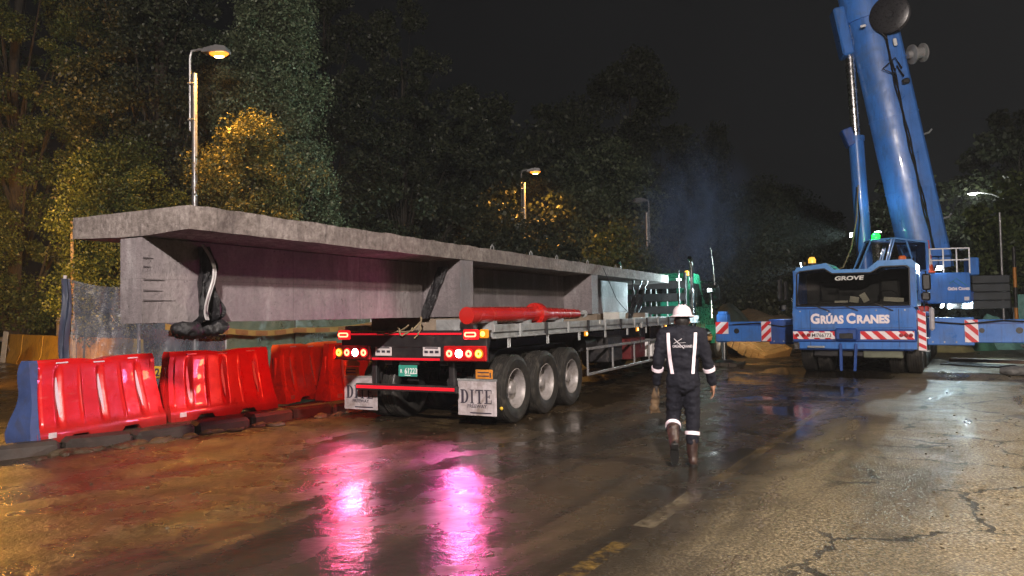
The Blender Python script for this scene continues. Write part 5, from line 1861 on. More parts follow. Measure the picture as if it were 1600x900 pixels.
# roof lamps
m = MB()
m.lathe([(.09, 0), (.09, .10), (.06, .15), (.0, .16)], 16, Matrix.Translation((-1.02, .5, 2.74)) @ Matrix.Rotation(-PI / 2, 4, 'Y'))
m.build('beacon', emis('amber_beacon', (1, .55, .08), 1.2), P, smooth=60)
MB().cyl((-1.02, .5, 2.64), (-1.02, .5, 2.74), .10, n=14).build('beacon_base', BLACKPL, P)
MB().box((1.0, .5, 2.76), (.16, .12, .12), .03).build('roof_lamp', mat('orange_lens', (.55, .12, .02), .25), P)
LED = emis('work_lamp_face', (.85, .97, 1.0), 60)
def worklight(loc, tgt, power, angle=95, parent=P, size=.09, soft=.06, blend=.4, color=COOL):
    loc = Vector(loc)
    d = (Vector(tgt) - loc).normalized()
    q = d.to_track_quat('-Y', 'Z').to_matrix().to_4x4()
    M = Matrix.Translation(loc) @ q
    h = MB(M).box((0, .03, 0), (size * 2, .07, size * 1.6), .015).build('work_light', BLACKPL, parent)
    MB(M).box((0, -.012, 0), (size * 1.7, .012, size * 1.3), .004).build('lamp_face', LED, h)
    lamp('work_light_beam', 'SPOT', loc + d * .05, color, power, parent, loc + d, soft, angle, blend)
# crane-local targets (x right, y back)
worklight((-1.22, .35, 2.70), (-5.6, 1.2, 1.7), 3600, 50, blend=.9)
worklight(Matrix.Identity(4) @ Vector((-.55, 4.2, 3.72)), (-5.55, 2.0, 4.0), 6500, 64, blend=.8, color=(.72, 1.0, .90))  # added flood: brightens smoke, truck and the conical tree's flank
worklight((-1.05, 2.4, 1.62), (-3.2, 7.0, .3), 300, 110, blend=.9)
worklight((-2.0, 1.62, 1.62), (-3.75, 6.2, .35), 700, 70, blend=.9, color=(1.0, .72, .42))  # added warm lamp to brighten the timber mats behind the beam
# wheels
for y in (.95, 2.95, 4.4, 7.2, 8.7):
    for sx in (1, -1):
        o = put_wheel(P, sx * 1.17, y, .66, sx < 0, 1.32)
        o.scale = (1.12, 1.32, 1.32)
    MB().cyl((-1, y, .66), (1, y, .66), .09, n=10).build('axle', BLACKSTEEL, P)
for sx in (1, -1):
    mb = MB()
    for k in range(8):
        a0, a1 = PI * k / 8, PI * (k + 1) / 8
        mb.prism([(.95 + .80 * math.cos(a0), .66 + .74 * math.sin(a0)), (.95 + .80 * math.cos(a1), .66 + .74 * math.sin(a1)), (.95 + .76 * math.cos(a1), .66 + .70 * math.sin(a1)), (.95 + .76 * math.cos(a0), .66 + .70 * math.sin(a0))], sx * .92, sx * 1.30, 'yz')
    mb.build('wheel_arch', BLACKPL, P, smooth=30)
# outriggers: housings, beams, jacks
OY = 1.95
for sx in (-1, 1):
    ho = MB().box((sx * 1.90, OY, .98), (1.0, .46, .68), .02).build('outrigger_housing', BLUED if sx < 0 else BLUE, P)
    be = MB()
    be.box((sx * 2.95, OY, .98), (1.9, .36, .56), .02)
    bm_ = be.build('outrigger_beam', BLUE, P)
    for x in (2.55, 3.30):
        MB().cyl((sx * x, OY - .188, 1.0), (sx * x, OY - .16, 1.0), .075 if x > 3 else .06, n=18).build('pin_hole', BLACKPL, bm_, smooth=40)
    if sx < 0:
        hazard(bm_, -2.60, -2.34, .72, 1.26, OY - .25, 1.0, 1, first=1)
        hazard(bm_, -3.88, -3.52, .92, 1.26, OY - .21, 1.0, 1, first=0)
    else:
        hazard(bm_, 2.20, 2.48, .72, 1.26, OY - .25, -1.0, 1, first=1)
    jk = MB()
    jk.box((sx * 3.72, OY, 1.08), (.32, .34, .80), .03)
    jk.box((sx * 3.72, OY, 1.50), (.24, .26, .12), .02)
    jo = jk.build('outrigger_jack', BLUE, P)
    MB().cyl((sx * 3.72, OY, .16), (sx * 3.72, OY, .80), .085, n=16).build('jack_rod', CHROME, jo, smooth=40)
    ft = MB()
    ft.cyl((sx * 3.72, OY, .11), (sx * 3.72, OY, .17), .30, .22, 20)
    ft.build('jack_foot', BLACKSTEEL, jo, smooth=40)
    if sx > 0:
        MB().tube([(1.5, OY - .26, 1.22), (2.2, OY - .27, 1.16), (3.0, OY - .22, 1.24), (3.5, OY - .22, 1.2)], .02, 6).build('hose', BLACKPL, bm_, smooth=60)
# deck clutter at the right side: hoses, red boxes, drapes
MB().box((1.55, .95, 1.30), (.10, .40, .55), .04).build('draped_cloth', mat('pale_cloth', (.45, .42, .44), .8, 0, .3, 8, .5, 12), P)
MB().cyl((-1.60, 1.95, 1.32), (-1.60, 1.95, 1.52), .16, n=18).build('blue_cap', BLUE, P, smooth=40)

# small hardware on the carrier
for (x, z, w, h) in ((-1.02, 1.08, .010, .88), (.92, 1.08, .010, .88), (-.05, 1.115, 2.5, .008)):
    MB().box((x, -.002, z + (.0 if w > 1 else .03)), (w, .008, h)).build('panel_seam', BLACKPL, co)
for x in (-1.25, -.62, .45, 1.05):
    MB().cyl((x, -.012, 1.53), (x, .0, 1.53), .018, n=8).build('bolt', GALV, co)
for (x, y) in ((-1.47, .5), (1.335, 1.2)):
    MB().tube([(x, y, 1.25), (x + (-.05 if x < 0 else .05), y, 1.30), (x + (-.05 if x < 0 else .05), y, 1.95), (x, y, 2.0)], .014, 6).build('grab_handle', CHROME, P, smooth=60)
for z in (.55, .85):
    MB().box((1.42, .75, z), (.16, .34, .03), .006).build('cab_step', GALV, P)
for sx in (-1, 1):
    for k in range(4):
        MB().cyl((sx * (1.52 + .25 * k), OY - .245, .72), (sx * (1.52 + .25 * k), OY - .23, .72), .02, n=8).build('bolt', GALV, P)
    MB().box((sx * 2.95, OY - .186, 1.17), (1.7, .012, .03)).build('beam_edge', BLUED, P)
MB().tube([(-1.5, OY - .26, 1.2), (-2.0, OY - .28, 1.12), (-2.7, OY - .22, 1.22), (-3.4, OY - .2, 1.18)], .018, 6).build('hose', BLACKPL, P, smooth=60)
# ---- superstructure, slewed so that it faces picture-left
ef = Vector((-.937, -.35, 0)).normalized()
el = Vector((-ef.y, ef.x, 0))
S = Matrix(((ef.x, el.x, 0, 0), (ef.y, el.y, 0, 5.2), (0, 0, 1, 0), (0, 0, 0, 1)))
MB(S).cyl((0, 0, 1.45), (0, 0, 1.72), .85, n=32).build('slew_ring', BLACKSTEEL, P, smooth=40)
ss = MB(S)
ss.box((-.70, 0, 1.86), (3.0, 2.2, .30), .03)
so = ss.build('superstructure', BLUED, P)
pn = MB(S).box((-1.47, 1.20, 2.10), (1.10, .30, .86), .03).build('machinery_panel', BLUE, P)
STX = S @ Matrix(((-1, 0, 0, 0), (0, 0, 1, 1.354), (0, 1, 0, 0), (0, 0, 0, 1)))
for (s, a, b, h) in (('G', 1.43, 1.50, .085), ('RÚAS', 1.505, 1.67, .065), ('C', 1.70, 1.77, .085), ('RANES', 1.775, 1.98, .065)):
    textfit('panel_lettering', s, a, b, 2.04, h, STX, LET, pn, .004, .002)
lg = MB(STX)
lg.tube([(1.47, 2.22, .003), (1.66, 2.36, .003), (1.92, 2.14, .003)], .008, 4)
lg.tube([(1.56, 2.29, .003), (1.76, 2.13, .003)], .006, 4)
lg.build('panel_emblem', mat('green_emblem', (.04, .22, .16), .4), pn)
MB(S).box((-1.90, 1.353, 1.80), (.12, .006, .10)).build('panel_sticker', STICK, pn)
MB(S).box((-1.1, 0, 2.25), (1.6, 1.9, .55), .04).build('winch_housing', BLUED, P)
cw = MB(S)
for k in range(4):
    cw.box((-2.62, -.05, 1.62 + k * .235), (.95, 2.3, .225), .02)
cwo = cw.build('counterweight', mat('dark_counterweight', (.03, .035, .04), .5, 0, .3, 4, .1, 20), P)
MB(S).box((-2.20, .95, 2.70), (.26, .40, .50), .03).build('rear_box', BLUE, P)
hr = MB(S)
for z in (2.88, 3.20):
    hr.tube([(-1.02, 1.30, z), (-2.02, 1.30, z), (-2.05, .6, z)], .02, 6)
for x in (-1.02, -1.36, -1.70, -2.02):
    hr.tube([(x, 1.30, 2.50), (x, 1.30, 3.20)], .02, 6)
hr.build('handrail', WHITE, P, smooth=60)
# operator cab
ocp = [(.86, 2.0), (.86, 2.70), (.50, 3.50), (-.10, 3.54), (-.96, 3.40), (-.96, 2.0)]
oc = MB(S)
oc.prism([(.86, 1.95), (.86, 2.62), (-.96, 2.62), (-.96, 1.95)], .66, 1.36, 'xz')
oc.box((-.93, 1.01, 3.0), (.06, .70, .78), .01)
oco = oc.build('operator_cab', BLUE, P)
fr2 = MB(S)
for yy in (.68, 1.34):
    for (a, b) in (((.86, 2.62), (.50, 3.50)), ((.50, 3.50), (-.10, 3.54)), ((-.10, 3.54), (-.96, 3.40)), ((-.96, 3.40), (-.96, 2.62)), ((.14, 2.62), (-.12, 3.53)), ((-.42, 3.48), (-.55, 2.95)), ((.20, 2.62), (-.05, 3.53))):
        fr2.tube([(a[0], yy, a[1]), (b[0], yy, b[1])], .026, 6)
for (x, z) in ((.86, 2.62), (.50, 3.50), (-.10, 3.54), (-.96, 3.40)):
    fr2.tube([(x, .68, z), (x, 1.34, z)], .026, 6)
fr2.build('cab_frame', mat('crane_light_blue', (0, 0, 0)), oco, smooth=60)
MB(S).prism([(.84, 2.64), (.49, 3.48), (.485, 3.475), (.835, 2.635)], .70, 1.32, 'xz').build('front_pane', CLEAR, oco)
MB(S).prism([(.80, 2.64), (.46, 3.47), (-.08, 3.51), (.16, 2.64)], 1.335, 1.341, 'xz').build('side_pane', CLEAR, oco)
MB(S).prism([(.12, 2.64), (-.14, 3.50), (-.92, 3.38), (-.92, 2.64)], 1.335, 1.341, 'xz').build('side_pane', TINT, oco)
MB(S).prism([(.46, 3.48), (-.92, 3.40), (-.92, 3.37), (.46, 3.45)], .70, 1.32, 'xz').build('roof_panel', BLUE, oco)
MB(S).box((-.45, 1.0, 2.82), (.45, .42, .40), .06).build('operator_seat', INT, oco)
m = MB(S)
m.lathe([(.0, 0), (.10, .005), (.11, .11), (.07, .16), (.0, .165)], 14, Matrix.Translation((.33, 1.2, 3.54)) @ Matrix.Rotation(-PI / 2, 4, 'Y'))
m.build('green_beacon', emis('green_beacon', (.0, 1.0, .025), 6), oco, smooth=60)
g_ = S @ Vector((.40, 1.25, 3.68))
lamp('green_beacon_light', 'POINT', g_, (.05, 1.0, .20), 22, P, None, .05)
worklight(S @ Vector((-1.20, 1.42, 2.66)), S @ Vector((-2.4, 6.0, .2)), 420, 130)
worklight(S @ Vector((.20, .95, 3.75)), S @ Vector((-.5, .3, 9.0)), 70, 120, blend=1.0)
worklight((1.62, 5.4, 1.62), (6.5, 4.2, 0), 1100, 100)
worklight((1.62, 6.6, 1.62), (7.5, 7.0, 0), 1100, 100)
for (y, c) in ((4.3, (.40, .03, .02)), (4.75, (.42, .10, .03)), (5.9, (.35, .03, .02))):
    MB().box((1.2, y, 1.53), (.30, .30, .16), .03).build('deck_box', mat('red_box_%d' % int(y * 10), c, .5), P)

# ---- boom
BA = R(9.8)
B = S @ Matrix.Translation((-1.27, 0, 2.85)) @ Matrix.Rotation(BA, 4, 'Y')
def boom_sec(a0, a1, hw, nr=10):
    pts = [(a0, -hw * .86), (a0 + .07, -hw), (a0 + (a1 - a0) * .42, -hw)]
    c = a0 + (a1 - a0) * .42
    for k in range(1, nr):
        t = -PI / 2 + PI * k / nr
        pts.append((c + (a1 - c) * math.cos(t), hw * math.sin(t)))
    pts += [(c, hw), (a0 + .07, hw), (a0, hw * .86)]
    return pts
bo_ = MB(B)
bo_.prism(boom_sec(-.66, .60, .46), -.2, 8.5, 'xy')
boom = bo_.build('boom', BLUE, P, smooth=25)
MB(B).prism(boom_sec(-.58, .53, .40), 8.5, 13.5, 'xy').build('telescopic_section', BLUE, boom, smooth=25)
cl = MB(B)
cl.prism(boom_sec(-.71, .70, .51), 7.55, 8.55, 'xy')
cl.box((.80, 0, 7.35), (.34, .60, 1.5), .05)
cl.build('boom_collar', BLUE, boom, smooth=25)
for z in (2.2, 4.45, 6.1):
    MB(B).prism(boom_sec(-.675, .615, .472), z, z + .045, 'xy').build('weld_band', BLUE, boom, smooth=25)
hs = MB(B)
for k in range(3):
    pts = []
    for i in range(26):
        z = .4 + i * .27
        pts.append((-.22 + .03 * math.sin(i * .9 + k * 2) + k * .02, .495 + .012 * k, z))
    hs.tube(pts, .022, 6)
hs.build('boom_hose', BLACKPL, boom, smooth=60)
for (z, a) in ((6.7, .0), (5.6, .15), (5.35, -.1)):
    mb = MB(B)
    mb.tube([(-.22, .55, z), (-.05 + a, .60, z + .25), (-.30, .58, z + .5), (-.42, .58, z + .15)], .02, 6)
    mb.build('hose_loop', BLACKPL, boom, smooth=60)
MB(B).box((-.45, .55, 5.35), (.20, .10, .16), .03).build('valve_block', BLACKPL, boom)
MB(B).box((.35, .56, 7.25), (.16, .06, .08), .02).build('boom_lamp', WHITE, boom)
MB(B).box((-.40, .56, 6.55), (.10, .08, .22), .02).build('sensor_box', WHITE, boom)
for z in (3.75, 1.2):
    MB(B).tube([(-.66, .2, z), (-.86, .25, z + .02), (-.95, .25, z + .10)], .03, 6).build('boom_bracket', GALV, boom, smooth=60)
# cable reels
rl = MB(B)
Mr = Matrix.Translation((-.36, .72, 7.35)) @ Matrix.Rotation(R(62), 4, 'Z')
rl.lathe([(.0, .06), (.10, .06), (.12, .03), (.50, .05), (.54, .03), (.54, -.0), (.50, -.02), (.50, -.10), (.54, -.12), (.50, -.15), (.0, -.15)], 36, Mr)
rl.build('cable_reel', mat('dark_reel', (.022, .022, .026), .3, 0, .3, 9), boom, smooth=35)
dr = MB(B)
Md = Matrix.Translation((-.98, .35, 6.12)) @ Matrix.Rotation(R(14), 4, 'Z')
dr.lathe([(.0, -.20), (.27, -.20), (.27, -.16), (.17, -.15), (.17, .12), (.28, .13), (.28, .17), (.12, .19), (.10, .30), (.0, .30)], 28, Md)
dr.build('rope_drum', mat('grey_drum', (.30, .30, .30), .45, .2), boom, smooth=35)
MB(B).tube([(-.66, .3, 6.12), (-.80, .33, 6.12)], .05, 8).build('drum_arm', BLUED, boom, smooth=60)
# luffing cylinder
c0, c1 = Vector((.30, 0, 2.0)), Vector((.60, 0, 10.15))
cm = c0.lerp(c1, .585)
lc = MB(S)
lc.cyl(c0, cm, .215, n=26)
lc.cyl(cm - (c1 - c0).normalized() * .14, cm, .24, n=26)
lo = lc.build('lift_cylinder', BLUE, P, smooth=40)
MB(S).cyl(cm, c1, .135, n=26).build('piston_rod', ROD, lo, smooth=40)
MB(S).box((.68, .0, 6.75), (.30, .40, .55), .03, rot=Matrix.Rotation(R(20), 4, 'Y')).build('cylinder_bracket', BLUED, lo)
MB(S).tube([(.52, .25, 2.6), (.60, .26, 3.4), (.50, .25, 4.3), (.56, .25, 5.2)], .02, 6).build('cylinder_hose', BLACKPL, lo, smooth=60)
# rope hanging from the boom to the carrier roof
MB(S).tube([(.60, .6, 5.2), (.70, .7, 4.2), (.95, 1.0, 3.3), (1.25, 1.3, 2.75), (1.45, 1.4, 2.70)], .02, 6).build('tag_rope', ROPE, P, smooth=60)
# mats under the outrigger jacks
for sx, lb in ((-1, 'dark timber spreader pad under the picture-left outrigger jack'), (1, 'dark timber spreader pad under the picture-right outrigger jack')):
    t = thing('outrigger_pad', lb, 'pad', Matrix.Translation((8.19, 17.6, 0)) @ Matrix.Rotation(-R(32), 4, 'Z') @ Vector((sx * 3.72, OY, 0)), 32, 'outrigger pads')
    for k in range(4):
        MB().box((-.36 + k * .24, 0, .055), (.22, .95, .10), .01).build('timber', mat('wet_dark_timber', (.05, .04, .03), .5, 0, .4, 5, .4, 20), t)
# traffic cone on the crane deck
cw_ = Matrix.Translation((8.19, 17.6, 0)) @ Matrix.Rotation(-R(32), 4, 'Z') @ S @ Vector((-1.02, 1.22, 2.532))
cone = thing('traffic_cone', 'orange traffic cone with white bands standing on the crane deck beside the rail', 'traffic cone', cw_, 32)
ORC = mat('cone_orange', (.62, .07, .015), .4, 0, .1, 6)
MB().box((0, 0, .02), (.30, .30, .04), .01).build('base', ORC, cone)
rz_ = Matrix.Rotation(-PI / 2, 4, 'Y')
zz = [0.04, .24, .40, .50, .66, .78, .92]
for k in range(6):
    r0 = .12 - .10 * (zz[k] / .92)
    r1 = .12 - .10 * (zz[k + 1] / .92)
    mb = MB()
    mb.lathe([(r0, zz[k]), (r1, zz[k + 1])] + ([(.0, zz[k + 1])] if k == 5 else []), 18, rz_)
    mb.build('white_band' if k in (1, 3) else 'cone_body', LET if k in (1, 3) else ORC, cone, smooth=40)

# ================================================================== WORKER
worker = thing('person', 'worker in navy coverall and white helmet walking away, brown gloves in one hand', 'person', (1.755, 7.66, 0), 9)
NAVY = NT('navy_coverall')
n = NAVY
fo = n.noise(7, 5, .6, vec=n.mapping((1, 1, .6)))
n.set(color=n.ramp(fo, [(.3, (.005, .005, .009)), (.7, (.014, .015, .023))]), rough=.85, spec=.2, normal=n.bump(fo, .6, .03))
NAVY = n.m
b = MB()
# torso
ellipsoid(b, (0, .0, 1.22), (.205, .135, .22))
ellipsoid(b, (0, .0, 1.05), (.185, .13, .20))
ellipsoid(b, (0, -.01, .88), (.19, .145, .16))
ellipsoid(b, (0, .0, 1.36), (.17, .10, .085))
capsule(b, (-.17, 0, 1.365), (.17, 0, 1.365), .075, .075)
capsule(b, (0, .01, 1.38), (0, .02, 1.46), .075, .062)
# arms
capsule(b, (-.205, 0, 1.35), (-.270, -.02, 1.08), .078, .062)
capsule(b, (-.270, -.02, 1.08), (-.290, .07, .86), .062, .050)
capsule(b, (.205, 0, 1.35), (.272, -.04, 1.07), .078, .062)
capsule(b, (.272, -.04, 1.07), (.325, .03, .86), .062, .050)
# legs: right one planted, left one lifted behind
capsule(b, (.085, 0, .84), (.098, .03, .48), .105, .080)
capsule(b, (.098, .03, .48), (.085, -.01, .27), .080, .075)
capsule(b, (-.085, .0, .84), (-.115, .06, .49), .105, .080)
capsule(b, (-.115, .06, .49), (-.125, -.06, .38), .080, .076)
worker.scale = (.92, .97, 1.0)
body = fuse(b, 'body', NAVY, worker, .010, 2, .013, 12, (1, 1, 1.7))
HELM = mat('white_helmet', (.72, .64, .70), .35, 0, .06, 6, 0, 0, .1, (.4, .35, .36))
hm = MB()
HC = Matrix.Translation((.012, .03, 1.535)) @ Matrix.Scale(.87, 4) @ Matrix.Rotation(R(-4), 4, 'X') @ Matrix.Rotation(-PI / 2, 4, 'Y')
prof = [(.158, -.004), (.160, .004), (.145, .016), (.122, .024), (.120, .05), (.112, .085), (.092, .115), (.06, .136), (.025, .144), (.0, .145)]
hm.lathe(prof, 36, HC @ Matrix.Diagonal((1, 1.12, 1, 1)))
ho_ = hm.build('helmet', HELM, worker, smooth=50)
for dx in (-.035, 0, .035):
    pts = [(.012 + dx * (1 - .3 * abs(math.cos(a))), .03 - .112 * math.cos(a), 1.556 + .105 * math.sin(a)) for a in np.linspace(.25, PI - .25, 12)]
    MB().tube(pts, .009, 6).build('helmet_ridge', HELM, ho_, smooth=60)
SKIN = mat('skin', (.30, .16, .105), .55, 0, .15, 12)
HAIR = mat('dark_hair', (.012, .010, .010), .6, 0, .3, 30, .4, 60)
hd = MB()
ellipsoid(hd, (.010, .045, 1.50), (.078, .095, .115))
ellipsoid(hd, (.010, .105, 1.455), (.055, .05, .06))
ellipsoid(hd, (.010, .148, 1.485), (.014, .018, .022))
ellipsoid(hd, (-.070, .035, 1.490), (.012, .022, .032))
ellipsoid(hd, (.090, .035, 1.490), (.012, .022, .032))
capsule(hd, (.005, .03, 1.40), (.008, .035, 1.48), .058, .060)
hd.M = Matrix.Identity(4)
fuse(hd, 'head', SKIN, worker, .007, 3)
for x in (-.02, .04):
    e = MB()
    ellipsoid(e, (x, .128, 1.505), (.011, .010, .007))
    e.build('eye', INK, worker, smooth=60)
e = MB()
ellipsoid(e, (.010, .143, 1.448), (.022, .008, .006))
e.build('mouth', mat('lips', (.25, .09, .08), .5), worker, smooth=60)
hr_ = MB()
ellipsoid(hr_, (.010, .015, 1.50), (.084, .085, .075))
ellipsoid(hr_, (.010, .005, 1.465), (.070, .065, .045))
fuse(hr_, 'hair', HAIR, worker, .008, 2, .004, 40)
mb = MB()
mb.lathe([(.078, 0), (.083, .02), (.072, .05), (.066, .05), (.07, .0)], 24, Matrix.Translation((.004, .012, 1.40)) @ Matrix.Rotation(-PI / 2, 4, 'Y'))
mb.build('collar', NAVY, worker, smooth=50)
# reflective tape
BV = np.array([v.co[:] for v in body.data.vertices])
TAPEW = mat('pink_white_reflective_tape', (.80, .70, .78), .35, 0, .06, 9)
def surf_y(x, z):
    """rear surface of the coverall at (x, z)"""
    k = (np.abs(BV[:, 0] - x) < .014) & (np.abs(BV[:, 2] - z) < .014)
    return float(min(-.02, BV[k, 1].min())) if k.any() else -.05
def strip_on_back(pts, w, name, m=TAPEW):
    mb = MB()
    for i, (x, z) in enumerate(pts):
        for e in (-1, 1):
            xx = x + e * w / 2
            mb.v.append((xx, surf_y(xx, z) - .006, z))
    for i in range(len(pts) - 1):
        mb.f.append((2 * i, 2 * i + 1, 2 * i + 3, 2 * i + 2))
    me = bpy.data.meshes.new(name)
    me.from_pydata(mb.v, [], mb.f)
    bm = bmesh.new()
    bm.from_mesh(me)
    bmesh.ops.solidify(bm, geom=bm.faces[:], thickness=.004)
    bmesh.ops.recalc_face_normals(bm, faces=bm.faces)
    bm.to_mesh(me)
    bm.free()
    return finish(name, me, m, worker, smooth=60)
K = 16
strip_on_back([(-.155 + .035 * (k / K) ** 1.0 - .01 * math.sin(k / K * PI), 1.375 - .42 * k / K) for k in range(K + 1)], .034, 'reflective_brace')
strip_on_back([(.145 - .045 * (k / K), 1.375 - .42 * k / K) for k in range(K + 1)], .034, 'reflective_brace')
def cuff(c, d, r, h, name='reflective_cuff', m=TAPEW):
    q = Vector(d).to_track_quat('X', 'Z').to_matrix().to_4x4()
    mb = MB()
    mb.lathe([(r, -h / 2), (r + .002, 0), (r, h / 2), (r - .012, h / 2), (r - .012, -h / 2)], 26, Matrix.Translation(c) @ q, close=True)
    return mb.build(name, m, worker, smooth=50)
cuff((-.277, .012, 1.00), (-.02, .09, -.22), .066, .038)
cuff((.288, -.02, .995), (.053, .07, -.21), .066, .038)
cuff((.088, .0, .335), (-.013, -.04, -.21), .082, .036)
cuff((-.122, -.025, .415), (-.01, -.12, -.11), .085, .036)
# logo on the back
def on_back(name, polys, m):
    mb = MB()
    for pl in polys:
        o = len(mb.v)
        for (x, z) in pl:
            mb.v.append((x, surf_y(x, z) - .008, z))
        mb.f.append(tuple(range(o, o + len(pl))))
    return mb.build(name, m, worker)
LOGO = mat('faded_white_print', (.48, .46, .50), .6)
cu = bpy.data.curves.new('txt', 'FONT')
cu.body = 'GRÚAS CRANES'
cu.size = .036
cu.align_x = 'CENTER'
cu.offset = .0008
cu.extrude = .001
cu.resolution_u = 2
t_ = bpy.data.objects.new('txt', cu)
me = evaluated_mesh(t_)
me.transform(up(-.005, 0, 1.225) @ Matrix.Diagonal((.86, 1, 1, 1)))
ymin = min(surf_y(x, 1.235) for x in np.linspace(-.10, .10, 9))
for v in me.vertices:
    v.co.y = v.co.y * .5 + surf_y(v.co.x, 1.235) - .008
me.materials.clear()
finish('back_lettering', me, LOGO, worker)
def line_on_back(p, q, w):
    d = (Vector(q) - Vector(p)).normalized()
    nn = Vector((-d.y, d.x)) * w / 2
    out = []
    for k in range(8):
        a = Vector(p).lerp(Vector(q), k / 8)
        b_ = Vector(p).lerp(Vector(q), (k + 1) / 8)
        out.append([tuple(a + nn), tuple(b_ + nn), tuple(b_ - nn), tuple(a - nn)])
    return out
on_back('back_emblem', line_on_back((-.095, 1.315), (.01, 1.215), .008) + line_on_back((-.10, 1.265), (-.01, 1.315), .006) + line_on_back((-.06, 1.27), (.03, 1.275), .004), LOGO)
# hands: palm, four fingers, thumb
def hand(name, wrist, down, side, m, curl=.35):
    """wrist position, direction of the hand, side = +1 when the thumb points to -x"""
    b = MB()
    w = Vector(wrist)
    d = Vector(down).normalized()
    fw = Vector((0, 1, 0))
    ac = d.cross(fw).normalized()
    fw = ac.cross(d).normalized()
    capsule(b, w - d * .02, w + d * .03, .026, .030)
    pc = w + d * .055
    rot = Matrix((d, fw, ac)).transposed().to_4x4()
    ellipsoid(b, pc, (.050, .040, .018), rot)
    for k, (o, L) in enumerate(((.028, .070), (.010, .078), (-.009, .072), (-.026, .056))):
        p0 = pc + d * .035 + fw * o
        p1 = p0 + d * L * .5 + ac * side * L * .12
        p2 = p1 + d * L * .38 + ac * side * L * .35 * (curl / .35)
        capsule(b, p0, p1, .0098, .0090, 8)
        capsule(b, p1, p2, .0090, .0078, 8)
    t0 = pc - d * .018 + fw * .036
    t1 = t0 + d * .034 + fw * .020 + ac * side * .012
    t2 = t1 + d * .026 + ac * side * .012
    capsule(b, t0, t1, .0125, .011, 8)
    capsule(b, t1, t2, .011, .009, 8)
    return fuse(b, name, m, worker, .0045, 2)
hand('hand', (.330, .035, .84), (.06, .10, -1), -1, SKIN)
hand('hand', (-.292, .085, .84), (-.02, .12, -1), 1, mat('work_glove', (.035, .03, .028), .8))
# boots
BOOT = mat('brown_leather_boot', (.034, .017, .014), .45, 0, .4, 10, .4, 30, .3, (.12, .085, .06))
SOLE = mat('black_rubber_sole', (.010, .010, .010), .6, 0, .2, 10, .3, 40)
bt = MB()
capsule(bt, (.085, -.01, .27), (.082, -.015, .12), .068, .056)
ellipsoid(bt, (.085, -.02, .055), (.050, .062, .062))
ellipsoid(bt, (.098, .09, .045), (.050, .105, .045), Matrix.Rotation(R(-10), 4, 'Z'))
ellipsoid(bt, (.095, .04, .085), (.046, .07, .05))
fuse(bt, 'boot', BOOT, worker, .009, 3, .004, 22)
so_ = MB()
pts = []
for k in range(20):
    a = 2 * PI * k / 20
    pts.append((.092 + (.050 + .008 * math.sin(a)) * math.cos(a) + .018 * math.sin(a), .035 + .145 * math.sin(a)))
so_.prism(pts, 0.0, .028, 'xy')
so_.build('boot_sole', SOLE, worker, smooth=40)
# lifted boot, toe down
LB = Matrix.Translation((-.125, -.075, .375)) @ Matrix.Rotation(R(-28), 4, 'X')
bt = MB()
capsule(bt, LB @ Vector((0, 0, 0.02)), LB @ Vector((0, -.03, -.14)), .070, .056)
LF = LB @ Matrix.Translation((0, -.035, -.17)) @ Matrix.Rotation(R(-34), 4, 'X')
ellipsoid(bt, LF @ Vector((0, -.01, -.01)), (.050, .062, .06))
ellipsoid(bt, LF @ Vector((0, .10, -.02)), (.048, .105, .044), LF.to_3x3().to_4x4())
fuse(bt, 'boot', BOOT, worker, .009, 3, .004, 22)
so_ = MB(LF)
pts = [((.048 + .008 * math.sin(2 * PI * k / 20)) * math.cos(2 * PI * k / 20), .05 + .148 * math.sin(2 * PI * k / 20)) for k in range(20)]
so_.prism(pts, -.078, -.050, 'xy')
so_.box((0, -.055, -.088), (.078, .07, .022), .006)
so_.build('boot_sole', SOLE, worker, smooth=40)
# brown gloves hanging from the gloved hand
gl = thing('work_gloves', 'pair of brown leather work gloves hanging from the worker\'s hand', 'gloves', (1.755, 7.66, 0), 9)
gl.scale = (.92, .97, 1.0)
gb = MB()
capsule(gb, (-.300, .10, .80), (-.312, .09, .70), .022, .042)
ellipsoid(gb, (-.315, .085, .64), (.050, .03, .055))
ellipsoid(gb, (-.322, .075, .585), (.056, .04, .045))
for k in range(4):
    capsule(gb, (-.345 + k * .022, .08, .58), (-.358 + k * .030, .07, .535), .014, .012, 8)
fuse(gb, 'glove', mat('tan_leather', (.10, .062, .030), .8, 0, .5, 14, .4, 30), gl, .007, 2, .006, 26)
gb = MB()
capsule(gb, (-.285, .10, .79), (-.292, .11, .69), .020, .036)
ellipsoid(gb, (-.296, .11, .655), (.042, .028, .045))
fuse(gb, 'glove', mat('tan_leather', (0, 0, 0)), gl, .007, 2, .006, 26)

